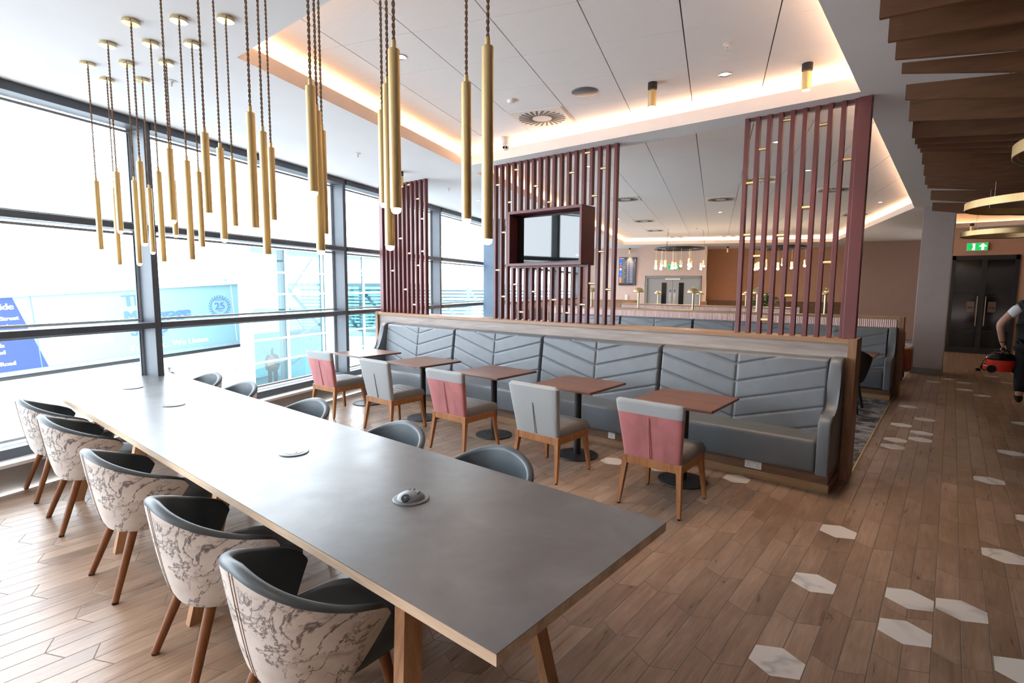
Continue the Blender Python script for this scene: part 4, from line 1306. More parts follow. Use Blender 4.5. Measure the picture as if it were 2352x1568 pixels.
for x, lb in [(-5.97, 'small brass mushroom lamp in front of the grey double door, on the rear partition'), (-4.85, 'small brass mushroom lamp just right of the door frame, on the rear partition'),
              (-3.76, 'small brass mushroom lamp left of the plant, on the rear partition')]:
    r = dup(ml, (x, 13.26, 1.294), 0, lb, 'brass mushroom lamps on the partitions'); r.scale = (0.78, 0.78, 0.78)

# ------------------------------------------------------------------ far end : door, flight screen, exit sign, wainscot
o = bpy.data.objects.new('door_1', None); COL.objects.link(o); o.location = wd(22.5, -1.62); o.rotation_euler = (0, 0, WROT); o['kind'] = 'structure'
def dbox(bm, y0, y1, x0, x1, z0, z1, bev=0, mat=0): return box(bm, (x0, y0, z0), (x1, y1, z1), bev, mat)
bm = B(); dbox(bm, -0.04, 0.12, -1.08, -1.01, 0, 2.19); dbox(bm, -0.04, 0.12, 1.01, 1.08, 0, 2.19); dbox(bm, -0.04, 0.12, -1.08, 1.08, 2.11, 2.19); obj('door_frame', bm, 'door_frame', o)
for s in (-1, 1):
    lo, hi = (-1.01, -0.004) if s < 0 else (0.004, 1.01)
    bm = B(); dbox(bm, 0.03, 0.075, lo, hi, 0.01, 2.105, 0.002); lf = obj('door_leaf', bm, 'grey_door', o)
    vx = (-0.43, -0.24) if s < 0 else (0.24, 0.43)
    bm = B(); dbox(bm, 0.022, 0.032, vx[0] - 0.02, vx[1] + 0.02, 0.78, 1.94); obj('vision_panel_bead', bm, 'door_frame', lf)
    bm = B(); dbox(bm, 0.018, 0.028, vx[0], vx[1], 0.80, 1.92); obj('vision_panel', bm, 'dark_glass', lf)
    bm = B(); cyl(bm, (s * 0.085, 0.031, 1.60), (s * 0.085, 0.026, 1.60), 0.035, n=20); obj('blue_sign', bm, flat('blue_sign', (0.02, 0.07, 0.32), 0.5), lf)
    bm = B(); dbox(bm, 0.024, 0.031, s * 0.09 - 0.04, s * 0.09 + 0.04, 1.0, 1.5, 0.002); obj('push_plate', bm, 'chrome', lf)
bm = B(); dbox(bm, -0.03, 0.03, -0.30, 0.28, 2.04, 2.10, 0.004); obj('door_closer', bm, 'white_plastic', o)

def arrow(bm, cx_, cz, w, h, up, y, mat):
    s = 1 if up else -1
    pts = [(-0.16, -0.5), (0.16, -0.5), (0.16, 0.0), (0.5, 0.0), (0.0, 0.5), (-0.5, 0.0), (-0.16, 0.0)]
    bm.faces.new([bm.verts.new((cx_ + px * w, y, cz + pz * h * s)) for px, pz in pts]).material_index = mat
def exit_sign(label, loc, rz, W, H, up):
    t = thing('exit_sign', label, 'exit sign', loc, rz)
    bm = B(); box(bm, (-W / 2, -0.03, -H / 2), (W / 2, 0.03, H / 2), 0.004); obj('housing', bm, 'white_plastic', t)
    bm = B(); box(bm, (-W / 2 + 0.012, -0.034, -H / 2 + 0.02), (W / 2 - 0.012, -0.0305, H / 2 - 0.02)); obj('panel', bm, 'green', t)
    bm = B()
    k = H * 0.8
    def px(pts): bm.faces.new([bm.verts.new((-W * 0.25 + a * k, -0.0365, c * k)) for a, c in pts])
    px([(0.02, -0.48), (0.36, -0.48), (0.36, 0.46), (0.02, 0.46)])         # doorway
    bm2 = B()
    def px2(pts, y=-0.038): bm2.faces.new([bm2.verts.new((-W * 0.25 + a * k, y, c * k)) for a, c in pts])
    for pts in ([(-0.05, 0.22), (0.06, 0.20), (0.10, -0.06), (0.0, -0.08)], [(0.0, -0.06), (0.10, -0.06), (0.20, -0.22), (0.14, -0.42), (0.08, -0.42), (0.10, -0.24)],
                [(-0.02, -0.04), (0.06, -0.10), (-0.06, -0.26), (-0.26, -0.26), (-0.26, -0.19), (-0.10, -0.19)], [(0.05, 0.20), (0.10, 0.14), (0.20, 0.08), (0.26, 0.12), (0.24, 0.16), (0.16, 0.15)],
                [(-0.05, 0.20), (-0.02, 0.12), (-0.14, 0.04), (-0.22, 0.08), (-0.20, 0.12)]):
        px2(pts)
    px2([(0.05 + 0.075 * math.cos(a), 0.33 + 0.075 * math.sin(a)) for a in [i * PI / 6 for i in range(12)]])
    obj('running_figure', bm2, emit('exit_dark_green', (0.0, 0.16, 0.03), 0.9) if 'exit_dark_green' not in bpy.data.materials else bpy.data.materials['exit_dark_green'], t)
    obj('doorway_symbol', bm, 'sign_white', t)
    bm = B(); arrow(bm, W * 0.25, 0, H * 0.75, H * 0.78, up, -0.0365, 0); obj('arrow', bm, 'sign_white', t)
exit_sign('green exit sign with down arrow above the grey double door', wd(22.44, -1.62, 2.55), WROT, 0.44, 0.21, False)
exit_sign('green exit sign with up arrow above the black glass doors', (0.43, 19.07, 2.87), 0.0, 0.44, 0.22, True)

# flight information screen
t = thing('flight_screen', 'portrait black flight information screen on the far wall left of the grey doors', 'screen', wd(23.045, -3.53, 2.40), WROT)
bm = B(); box(bm, (-0.36, -0.02, -0.585), (0.36, 0.05, 0.585), 0.006); obj('bezel', bm, 'black', t)
bm = B(); box(bm, (-0.345, -0.0225, -0.53), (0.345, -0.0195, 0.57)); obj('display', bm, emit('display_navy', (0.03, 0.035, 0.06), 0.7), t)
ccol = dict(b=emit('row_blue', (0.03, 0.08, 0.75), 1.0), r=emit('row_red', (0.75, 0.02, 0.05), 1.0), w=emit('row_white', (0.9, 0.9, 1.0), 1.0), o=emit('row_orange', (0.9, 0.18, 0.04), 1.0),
            t=emit('row_teal', (0.03, 0.22, 0.45), 1.0), y=emit('row_text', (0.42, 0.42, 0.28), 0.6), g=emit('row_green', (0.05, 0.6, 0.1), 1.0), p=emit('row_lilac', (0.45, 0.45, 0.62), 0.7))
rows = 'bbbbtbtrrtwtbbbtbbtooooot'[:24]
bms = {k: B() for k in ccol}
rr_ = random.Random(11)
H0 = 0.505; st = 1.005 / 24
for i, ch in enumerate(rows):
    z = H0 - st * i
    def rect(k, x0, x1, h=0.3):
        quad(bms[k], [(x0, -0.0235, z - st * h), (x1, -0.0235, z - st * h), (x1, -0.0235, z + st * h), (x0, -0.0235, z + st * h)])
    rect(ch, -0.335, -0.245, 0.47)
    rect('y', -0.23, -0.23 + 0.08 + rr_.random() * 0.10, 0.13)
    rect('p', -0.02, 0.05, 0.16)
    if i < 2: rect('r', 0.10, 0.17, 0.12)
    elif i == 2: rect('g', 0.09, 0.18, 0.16)
    else: rect('p', 0.09, 0.22, 0.16)
    if i < 3: rect('w', 0.305, 0.325, 0.2)
disp = [c for c in t.children if c.name.startswith('display')][0]
for k, b_ in bms.items():
    b_.faces.ensure_lookup_table()
    obj('row_cells', b_, ccol[k], disp)
def text_mesh(name, s, size, mat, parent, mtx, bold=0.0, align='LEFT', ext=0.002):
    cu = bpy.data.curves.new('t', 'FONT'); cu.body = s; cu.size = size; cu.offset = 0.0; cu.extrude = ext; cu.align_x = align
    cu.resolution_u = 3
    to = bpy.data.objects.new('t', cu); COL.objects.link(to)
    dg = bpy.context.evaluated_depsgraph_get()
    me = bpy.data.meshes.new_from_object(to.evaluated_get(dg))
    bpy.data.objects.remove(to); bpy.data.curves.remove(cu)
    if bold > 0.004:
        tb = B(); tb.from_mesh(me); g0 = list(tb.verts) + list(tb.edges) + list(tb.faces)
        for k in (-2, -1, 1, 2):
            rr2 = bmesh.ops.duplicate(tb, geom=g0)
            bmesh.ops.translate(tb, vec=(bold * k, 0, 0.0016 * (k + 3)), verts=[q for q in rr2['geom'] if isinstance(q, bmesh.types.BMVert)])
        tb.to_mesh(me); tb.free()
    me.transform(mtx)
    me.materials.clear(); me.materials.append(M[mat] if isinstance(mat, str) else mat)
    return link(name, me, parent)
RX = Matrix.Rotation(PI / 2, 4, 'X')
text_mesh('heading', 'Departures', 0.04, ccol['w'], disp, Matrix.Translation((-0.335, -0.0235, 0.532)) @ RX, 0.0008)
text_mesh('brand_mark', 'LG', 0.03, ccol['w'], t, Matrix.Translation((0.28, -0.0235, -0.573)) @ RX, 0.0005)

# wainscot panels with chevron planks
for k, (n0, n1, dd, mt) in enumerate(((-5.2, -2.83, 23.08, 'oak'), (-0.50, 4.7, 24.58, 'plinth'))):
    bm = B(); wbox(bm, dd - 0.04, dd, n0, n1, 0, 1.15); wbox(bm, dd - 0.06, dd, n0, n1, 1.15, 1.19); 
    x = n0 + 0.2
    while x < n1 - 0.3:
        wbox(bm, dd - 0.043, dd - 0.039, x, x + 0.008, 0.1, 1.15, 1); x += 0.62
    o = struct('trim_%d' % (k + 2), bm, [mt, 'black'])
bm = B(); wbox(bm, 22.44, 22.5, -0.56, -0.30, 0, 1.15); wbox(bm, 22.42, 22.5, -0.58, -0.28, 1.15, 1.19); struct('trim_4', bm, 'oak')
t = thing('menu_card', 'small white menu card standing on the oak dado left of the grey doors', 'card', wd(23.0, -3.55, 1.19), WROT)
bm = B(); box(bm, (-0.05, -0.012, 0), (0.05, -0.004, 0.22)); obj('card', bm, 'white_plastic', t)
t = thing('fire_call_point', 'small red fire call point by the door frame at dado height', 'alarm', wd(22.41, -0.44, 1.06), WROT)
bm = B(); box(bm, (-0.05, -0.03, -0.05), (0.05, 0.03, 0.05), 0.006); obj('housing', bm, 'red', t)
t = thing('fire_exit_notice', 'small green and white notice on the oak dado by the door', 'sign', wd(23.02, -3.0, 1.05), WROT)
bm = B(); box(bm, (-0.10, -0.006, -0.05), (0.10, 0.0, 0.05)); obj('plate', bm, 'white_plastic', t); bm = B(); box(bm, (-0.095, -0.008, -0.045), (-0.01, -0.005, 0.045)); obj('green_field', bm, 'green', t)

# plant in pink planter behind the rear partition
pl = thing('potted_plant', 'bushy green plant in a pink planter behind the rear partition', 'plant', (-3.80, 15.0, 0))
bm = B(); lathe(bm, [(0, 0), (0.20, 0), (0.21, 0.02), (0.24, 1.10), (0.215, 1.10), (0.21, 1.05), (0, 1.05)], 28); obj('planter', bm, 'pink_pot', pl, smooth=30)
bm = B(); rl = random.Random(4)
for i in range(150):
    a = rl.uniform(0, 2 * PI); el = rl.uniform(-0.1, 1.35); R = rl.uniform(0.12, 0.30)
    c = Vector((R * math.cos(a) * math.cos(el), R * math.sin(a) * math.cos(el), 1.26 + 0.34 * math.sin(el) * R / 0.3))
    dv = Vector((math.cos(a), math.sin(a), rl.uniform(-0.3, 0.9))).normalized(); sd = dv.cross(Vector((0, 0, 1))).normalized(); up_ = sd.cross(dv)
    Ln, Wd = rl.uniform(0.14, 0.22), rl.uniform(0.035, 0.06)
    P = [c + dv * (Ln * q) + sd * (Wd * w_) + up_ * (-0.06 * q * q) for q, w_ in ((0, 0), (0.3, 0.8), (0.65, 0.9), (1, 0), (0.65, -0.9), (0.3, -0.8))]
    mid = [bm.verts.new(c + dv * (Ln * q) + up_ * (-0.06 * q * q - 0.012)) for q in (0.3, 0.65)]
    V_ = [bm.verts.new(p) for p in P]
    bm.faces.new((V_[0], V_[1], mid[0])); bm.faces.new((V_[1], V_[2], mid[1], mid[0])); bm.faces.new((V_[2], V_[3], mid[1])); bm.faces.new((V_[3], V_[4], mid[1])); bm.faces.new((V_[4], V_[5], mid[0], mid[1])); bm.faces.new((V_[5], V_[0], mid[0]))
obj('foliage', bm, 'leaf', pl, smooth='all')
bm = B()
for i in range(9):
    a = i * 0.7; tube(bm, [(0, 0, 1.05), (0.08 * math.cos(a), 0.08 * math.sin(a), 1.2), (0.16 * math.cos(a), 0.16 * math.sin(a), 1.4)], 0.006, 5)
obj('stem', bm, 'leaf', pl)

# dark tub chair at the far bench, armchair behind the far bench end
dc = dup(tub, (-1.15, 8.85, 0), 0.0, 'dark charcoal tub chair facing the far bench, behind the end post', 'chairs at the far bench'); dc.scale = (1.12, 1.12, 1.16)
for ch in dc.children:
    if ch.name.startswith(('outer_shell', 'inner_lining', 'seat_cushion', 'leg')):
        ch.data = ch.data.copy(); ch.data.materials[0] = M['dark_upholstery'] if not ch.name.startswith('leg') else M['black']
ac = thing('armchair', 'terracotta armchair half hidden between the far bench end and the column', 'chair', (-0.95, 12.6, 0))
terr = velvet('terracotta_velvet', (0.36, 0.10, 0.05), 0.2)
bm = B(); box(bm, (-0.33, -0.30, 0.18), (0.33, 0.34, 0.44), 0.05, seg=3); obj('seat', bm, terr, ac, smooth=40)
bm = B(); box(bm, (-0.34, -0.40, 0.22), (0.34, -0.26, 1.02), 0.06, 0, Matrix.Rotation(0.12, 4, 'X'), 3); obj('backrest', bm, terr, ac, smooth=40)
for s in (-1, 1):
    bm = B(); box(bm, (s * 0.38 - 0.07, -0.32, 0.18), (s * 0.38 + 0.07, 0.34, 0.62), 0.05, seg=3); obj('arm', bm, terr, ac, smooth=40)
    for y in (-0.26, 0.28): bm = B(); cyl(bm, (s * 0.30, y, 0.18), (s * 0.32, y, 0), 0.02, 0.013, 12); obj('leg', bm, 'black', ac)
t = thing('cushion', 'grey patterned cushion on the terracotta armchair', 'cushion', (-0.95, 12.42, 0.92))
bm = B(); bmesh.ops.create_uvsphere(bm, u_segments=24, v_segments=14, radius=0.2, matrix=Matrix.Diagonal((1, 0.45, 0.8, 1))); obj('cover', bm, 'marble_velvet', t, smooth='all')

# window-side banquette beyond the screens
t = thing('window_banquette', 'low oak-capped bench running along the far windows behind the television screen', 'bench', wd(17.3, -4.95), WROT)
bm = B(); box(bm, (-0.14, -4.2, 0.0), (0.0, 4.2, 1.26)); obj('back_panel', bm, 'flute', t)
bm = B(); box(bm, (-0.20, -4.25, 1.26), (0.05, 4.25, 1.33), 0.004); obj('cap_rail', bm, 'oak', t)
bm = B(); box(bm, (0.0, -4.2, 0.1), (0.5, 4.2, 0.46), 0.03, seg=3); obj('seat_cushion', bm, 'vinyl_bench', t, smooth=40)
bm = B(); box(bm, (0.0, -4.2, 0.46), (0.12, 4.2, 1.1), 0.03, seg=3); obj('back_cushion', bm, 'vinyl_bench', t, smooth=40)

# ------------------------------------------------------------------ black glass doors (right)
o = bpy.data.objects.new('door_2', None); COL.objects.link(o); o.location = (0.62, 19.12, 0); o['kind'] = 'structure'
bm = B()
for lo, hi in (((-0.68, -0.04, 0), (-0.60, 0.10, 2.64)), ((0.60, -0.04, 0), (0.68, 0.10, 2.64)), ((-0.68, -0.04, 2.52), (0.68, 0.10, 2.64)), ((-0.05, -0.04, 0), (0.05, 0.10, 2.52)),
               ((-0.60, -0.03, 0), (0.60, 0.08, 0.16)), ((-0.60, -0.01, 1.62), (0.60, 0.06, 1.66)), ((-0.60, -0.01, 0.60), (0.60, 0.06, 0.63))): box(bm, lo, hi)
obj('door_frame', bm, 'black', o)
for s in (-1, 1):
    bm = B(); box(bm, (min(s * 0.05, s * 0.60), 0.02, 0.1), (max(s * 0.05, s * 0.60), 0.04, 2.52)); lf = obj('door_leaf', bm, 'dark_glass', o)
    bm = B(); cyl(bm, (s * 0.085, -0.07, 0.75), (s * 0.085, -0.07, 1.55), 0.014, n=12); obj('pull_handle', bm, 'oak_v', lf)
    bm = B(); box(bm, (s * 0.22 - 0.08, 0.012, 1.12), (s * 0.22 + 0.08, 0.02, 1.40)); obj('notice', bm, flat('notice_paper_%d' % (s + 1), (0.16, 0.09, 0.07), 0.8), lf)
    bm = B()
    for q in (-0.03, 0.03): cyl(bm, (s * 0.22 + q, 0.012, 1.235), (s * 0.22 + q, 0.010, 1.235), 0.026, n=14)
    obj('footprint_symbol', bm, 'black', lf)
bm = B(); box(bm, (-0.06, 19.0, 0.0), (1.3, 19.1, 0.012)); struct('trim_5', bm, 'black')

# ------------------------------------------------------------------ people (skinned bodies)
def skin_body(name, verts, edges, radii, root, mat, parent, sub=2, label=None):
    me = bpy.data.meshes.new(name); me.from_pydata([Vector(v) for v in verts], edges, [])
    o = link(name, me, parent)
    sk = o.modifiers.new('skin', 'SKIN'); sk.use_smooth_shade = True
    for i, r in enumerate(radii):
        sv = me.skin_vertices[0].data[i]; r = r if isinstance(r, tuple) else (r, r); sv.radius = r; sv.use_root = (i == root)
    ss = o.modifiers.new('sub', 'SUBSURF'); ss.levels = sub; ss.render_levels = sub
    dg = bpy.context.evaluated_depsgraph_get()
    me2 = bpy.data.meshes.new_from_object(o.evaluated_get(dg))
    o.modifiers.clear(); o.data = me2
    me2.materials.clear(); me2.materials.append(M[mat] if isinstance(mat, str) else mat)
    for p_ in me2.polygons: p_.use_smooth = True
    if label: o['label'] = label
    return o
def standing_person(label, loc, rz, scale, vest, skin, trousers, hat, jacket):
    """front is -y ; origin at the feet"""
    t = thing('person', label, 'person', loc, rz); t.scale = (scale,) * 3
    body = [(0, 0, 0.95), (0, 0.01, 1.12), (0, 0.0, 1.32), (0, 0, 1.46), (0, -0.01, 1.56), (0, -0.03, 1.64), (0, -0.02, 1.74),
            (-0.19, 0.0, 1.42), (-0.25, 0.02, 1.15), (-0.24, -0.07, 0.92), (-0.23, -0.11, 0.84), (0.19, 0.0, 1.42), (0.25, 0.02, 1.15), (0.23, -0.09, 0.94), (0.21, -0.15, 0.88),
            (-0.10, 0, 0.88), (-0.11, -0.01, 0.50), (-0.12, 0.02, 0.10), (-0.13, -0.10, 0.04), (0.10, 0, 0.88), (0.11, -0.01, 0.50), (0.12, 0.02, 0.10), (0.13, -0.10, 0.04)]
    ed = [(0, 1), (1, 2), (2, 3), (3, 4), (4, 5), (5, 6), (3, 7), (7, 8), (8, 9), (9, 10), (3, 11), (11, 12), (12, 13), (13, 14), (0, 15), (15, 16), (16, 17), (17, 18), (0, 19), (19, 20), (20, 21), (21, 22)]
    rad = [(0.16, 0.115), (0.155, 0.11), (0.17, 0.115), (0.12, 0.09), 0.055, (0.075, 0.09), (0.068, 0.08), 0.065, 0.05, 0.04, 0.045, 0.065, 0.05, 0.04, 0.045, (0.10, 0.10), 0.07, 0.05, 0.045, (0.10, 0.10), 0.07, 0.05, 0.045]
    skin_body('body', body, ed, rad, 0, skin, t)
    tv_ = [(0, 0, 0.96), (-0.10, 0, 0.88), (-0.11, -0.01, 0.50), (-0.12, 0.02, 0.09), (0.10, 0, 0.88), (0.11, -0.01, 0.50), (0.12, 0.02, 0.09)]
    skin_body('trousers', tv_, [(0, 1), (1, 2), (2, 3), (0, 4), (4, 5), (5, 6)], [(0.17, 0.125), 0.115, 0.085, 0.075, 0.115, 0.085, 0.075], 0, trousers, t)
    jv = [(0, 0, 0.98), (0, 0.01, 1.15), (0, 0, 1.34), (0, 0, 1.47), (-0.19, 0, 1.43), (-0.25, 0.02, 1.15), (-0.24, -0.06, 0.95), (0.19, 0, 1.43), (0.25, 0.02, 1.15), (0.235, -0.08, 0.97)]
    skin_body('jacket', jv, [(0, 1), (1, 2), (2, 3), (3, 4), (4, 5), (5, 6), (3, 7), (7, 8), (8, 9)], [(0.175, 0.13), (0.17, 0.125), (0.185, 0.13), (0.12, 0.10), 0.08, 0.065, 0.055, 0.08, 0.065, 0.055], 0, jacket, t)
    vv = [(0, 0, 0.90), (0, 0.01, 1.12), (0, 0, 1.34), (0, 0.0, 1.47)]
    vs_ = skin_body('hi_vis_vest', vv, [(0, 1), (1, 2), (2, 3)], [(0.195, 0.145), (0.19, 0.145), (0.20, 0.15), (0.13, 0.11)], 0, vest, t)
    bm = B(); lathe(bm, [(0.185, 0), (0.19, 0.02), (0.185, 0.05)], 28); bmesh.ops.scale(bm, vec=(1.02, 0.80, 1), verts=bm.verts); bmesh.ops.translate(bm, vec=(0, 0.005, 1.06), verts=bm.verts); obj('reflective_band', bm, 'reflect', vs_)
    bm = B(); bmesh.ops.create_uvsphere(bm, u_segments=18, v_segments=12, radius=0.095, matrix=Matrix.Translation((0, -0.02, 1.72)) @ Matrix.Diagonal((0.95, 1.1, 0.95, 1)))
    for f in [f for f in bm.faces if f.calc_center_median().z < 1.70]: bm.faces.remove(f)
    obj('cap', bm, hat, t, smooth='all')
    bm = B()
    for s in (-1, 1): box(bm, (s * 0.032 - 0.012, -0.112, 1.688), (s * 0.032 + 0.012, -0.105, 1.70))
    box(bm, (-0.018, -0.112, 1.60), (0.018, -0.104, 1.608)); obj('face_features', bm, 'workwear', t)
    bm = B(); bmesh.ops.create_cone(bm, cap_ends=True, segments=8, radius1=0.014, radius2=0.006, depth=0.035, matrix=Matrix.Translation((0, -0.118, 1.655)) @ Matrix.Rotation(0.4, 4, 'X')); obj('nose', bm, skin, t, smooth=40)
    return t

# ------------------------------------------------------------------ outside
bm = B(); quad(bm, [(-160, -120, -5.3), (-8, -120, -5.3), (-8, 160, -5.3), (-160, 160, -5.3)])
struct('ground', bm, flat('pale_apron_concrete', (0.64, 0.65, 0.65), 0.9, var=0.03, scale=0.3))
# air bridge carrying the advertisement
AB = Matrix.Translation((-25.75, 2.85, -1.45)) @ Matrix.Rotation(math.radians(3.8), 4, 'X')
ab = bpy.data.objects.new('boarding_bridge', None); COL.objects.link(ab); ab.matrix_world = AB
tag(ab, 'sloping boarding bridge with pale blue advertisement outside the windows', 'boarding bridge')
M['ad_cyan'] = flat('advert_pale_blue', (0.15, 0.245, 0.265), 0.5, var=0.02)
M['ad_blue'] = flat('advert_deep_blue', (0.008, 0.027, 0.125), 0.5, var=0.05)
M['ad_mid'] = flat('advert_letter_blue', (0.055, 0.11, 0.215), 0.5, var=0.03)
M['ad_pale'] = flat('advert_letter_pale', (0.45, 0.5, 0.5), 0.5, var=0.02)
M['ad_grey'] = flat('bridge_grey', (0.17, 0.22, 0.25), 0.6)
M['ad_dark'] = flat('bridge_underside_dark', (0.02, 0.022, 0.022), 0.8)
bm = B(); box(bm, (-3.0, -16, 0.0), (-0.02, 8.85, 2.66)); obj('tunnel', bm, 'frame_light', ab)
bm = B(); box(bm, (-0.02, -16, 0.0), (0.0, 8.72, 2.64)); pn = obj('advert_panel', bm, 'ad_cyan', ab)
bm = B(); box(bm, (-3.05, -16, 2.66), (0.10, 8.95, 2.80)); obj('roof_edge', bm, 'frame_light', ab)
bm = B(); box(bm, (-3.0, -16, -0.14), (0.06, 8.9, 0.0)); obj('floor_beam', bm, 'ad_grey', ab)
bm = B(); box(bm, (-2.9, -16, -0.30), (-0.05, 8.8, -0.14)); obj('underside', bm, 'ad_dark', ab)
for k, u in enumerate((-2.6, 0.75, 2.4, 4.2, 5.95, 7.75)):
    bm = B(); box(bm, (0.03, u, 2.82), (0.12, u + 0.14, 2.92)); obj('flood_light', bm, 'ad_grey', ab)
def pan(pts, mat, x=0.003):
    b_ = B(); b_.faces.new([b_.verts.new((x, u, v)) for u, v in pts]); 
    r_ = bmesh.ops.extrude_face_region(b_, geom=list(b_.faces)); bmesh.ops.translate(b_, vec=(0.002, 0, 0), verts=[g for g in r_['geom'] if isinstance(g, bmesh.types.BMVert)])
    return obj('advert_shape', b_, mat, pn)
pan([(-16, 0.02), (1.25, 0.02), (0.58, 2.63), (-16, 2.63)], 'ad_blue')
pan([(1.46, 2.49), (3.37, 1.62), (1.44, 1.50)], 'ad_pale'); pan([(1.42, 1.30), (3.38, 1.25), (3.36, 0.66), (1.43, 0.62)], 'ad_pale'); pan([(3.09, 2.46), (3.39, 2.46), (3.39, 2.14), (3.09, 2.14)], 'ad_pale')
pan([(1.05, 0.02), (1.08, 0.02), (1.08, 2.63), (1.05, 2.63)], 'ad_mid', 0.005); pan([(8.05, 0.02), (8.08, 0.02), (8.08, 2.63), (8.05, 2.63)], 'ad_pale', 0.005)
TX = Matrix(((0, 0, 1, 0), (1, 0, 0, 0), (0, 1, 0, 0), (0, 0, 0, 1)))     # text x -> local y, text y -> local z
def adtext(s, u, v, size, mat, bold, align='LEFT', x=0.008): text_mesh('advert_lettering', s, size, mat, pn, Matrix.Translation((x, u, v)) @ TX, bold, align, 0.002)
adtext('The', 3.82, 2.01, 0.66, 'ad_mid', 0.018); adtext('Mortgage', 3.80, 1.38, 0.64, 'ad_mid', 0.018); adtext('Shop', 3.95, 0.80, 0.66, 'ad_mid', 0.018)
adtext('You Talk... We Listen', 3.83, 0.18, 0.34, 'ad_pale', 0.008)
for s, v, sz in (('wide', 2.22, 0.31), ('n Street', 1.84, 0.20), ('oad', 1.56, 0.20), ('ds', 0.90, 0.20), ('ad', 0.66, 0.20), ('k Road', 0.24, 0.20)):
    adtext(s, {'wide': 0.58, 'n Street': 0.66, 'oad': 0.35, 'ds': 0.16, 'ad': 0.16, 'k Road': 0.38}[s], v, sz, 'ad_pale', 0.006, 'RIGHT')
# laurel wreath with 25
cu_, cv_ = 7.48, 1.70
for sgn in (-1, 1):
    for r_ in (0.40,):
        bm = B()
        for i in range(11):
            a = math.radians(-80 + i * 15.5)
            c = Vector((0.010, cu_ + sgn * r_ * math.cos(a), cv_ + r_ * 1.05 * math.sin(a)))
            ta = Vector((0, -sgn * math.sin(a), math.cos(a))).normalized(); nr = Vector((0, sgn * math.cos(a), math.sin(a)))
            for w_ in (1, -1):
                dv = (ta + nr * 0.7 * w_).normalized(); sd = Vector((1, 0, 0)).cross(dv)
                bm.faces.new([bm.verts.new(c + dv * q * 0.13 + sd * e * 0.028) for q, e in ((0, 0), (0.5, 1), (1, 0), (0.5, -1))])
        obj('wreath', bm, 'ad_mid', pn)
adtext('25', cu_, cv_ - 0.13, 0.44, 'ad_mid', 0.006, 'CENTER', 0.009); adtext('25', cu_ + 0.004, cv_ - 0.125, 0.43, 'ad_pale', -0.004, 'CENTER', 0.013)
adtext('Celebrating', cu_, cv_ + 0.26, 0.09, 'ad_mid', 0.0, 'CENTER'); adtext('Years', cu_, cv_ - 0.24, 0.09, 'ad_mid', 0.0, 'CENTER')
for u in (-6, 4.2):
    bm = B(); cyl(bm, (-1.5, u, -0.3), (-1.5, u, -4.0), 0.35, n=20); obj('support_leg', bm, 'frame_light', ab)

# glazed link block parallel to the window wall
gl = thing('glazed_link', 'white-framed teal glass stair block standing outside the windows', 'building', wd(15.2, -16.31, 0), WROT)
posts = [0, 1.82, 3.92, 6.9, 9.6]; rows_ = [3.16, 2.22, 1.36, 0.48, -0.40, -1.27, -2.25, -3.3]
fr_ = B()
for d0 in posts: box(fr_, (-0.10, d0 - 0.045, -5.3), (0.02, d0 + 0.045, 3.2))
for z in rows_: box(fr_, (-0.08, 0, z - 0.035), (0.03, 9.6, z + 0.035))
box(fr_, (-0.25, -0.34, -5.3), (0.02, -0.04, 3.25)); box(fr_, (-0.22, 4.1, -5.3), (0.0, 4.7, 3.22)); box(fr_, (-3.2, -0.3, 3.16), (0.10, 9.7, 3.34))
obj('frame', fr_, 'frame_light', gl)
bm = B(); box(bm, (-0.05, 0.0, -5.3), (-0.04, 9.6, 3.16)); obj('glazing', bm, 'link_glass', gl)
bm = B(); box(bm, (-3.2, 3.0, -5.3), (-3.19, 9.6, -0.5)); o_ = obj('rear_glazing', bm, 'link_glass', gl)
bm = B()
for d0 in (0.35, 2.35): box(bm, (-1.0, d0, -5.3), (-0.8, d0 + 0.28, 3.16))
obj('inner_column', bm, 'ad_grey', gl)
bm = B()
for a, c in (((-0.4, 2.2, 0.9), (-0.4, 3.6, -0.7)), ((-0.4, 0.4, -0.45), (-0.4, 1.7, -1.5)), ((-0.4, 2.1, 1.1), (-0.4, 3.8, 2.9))): tube(bm, [a, c], 0.025, 6)
obj('tie_rod', bm, 'frame_light', gl)
bm = B()
for z in (-1.55, -2.0): tube(bm, [(-3.0, 0.2, z), (-3.0, 4.0, z + 0.25)], 0.03, 6); 
tube(bm, [(-3.0, 0.2, -2.5), (-3.0, 4.0, -1.2)], 0.03, 6); tube(bm, [(-3.0, 4.2, -1.3), (-3.0, 9.0, 0.4)], 0.05, 6); tube(bm, [(-3.0, 4.2, -2.5), (-3.0, 9.0, -0.6)], 0.05, 6)
for q in range(8): tube(bm, [(-3.0, 4.4 + q * 0.6, -2.45 + q * 0.24), (-3.0, 4.4 + q * 0.6, -1.25 + q * 0.22)], 0.025, 6)
obj('stair_rail', bm, 'frame_light', gl)
bm = B(); box(bm, (-3.4, 0.0, -2.72), (-1.2, 4.2, -2.58)); obj('landing', bm, 'ad_grey', gl)
w_ = standing_person('person in orange hi-vis vest standing with back turned behind the teal glass outside', (-21.42, 10.43, -2.58), PI * 0.5 + 0.5 + PI * 0.0, 0.97, 'hivis', 'skin_out', 'workwear', 'reflect', 'workwear')
w_.rotation_euler = (0, 0, math.radians(60 + 0) + 0.0)
standing_person('person in yellow vest and red cap on the apron, left of the mullion', (-39.05, 10.02, -5.3), math.radians(75), 1.14, 'hivis_y', 'skin_out', 'workwear', 'red', 'workwear')
standing_person('person with a blue cap on the apron, just right of the mullion', (-37.2, 11.6, -5.3), math.radians(75), 1.06, 'workwear', 'skin_out', 'workwear', 'ad_blue', 'workwear')

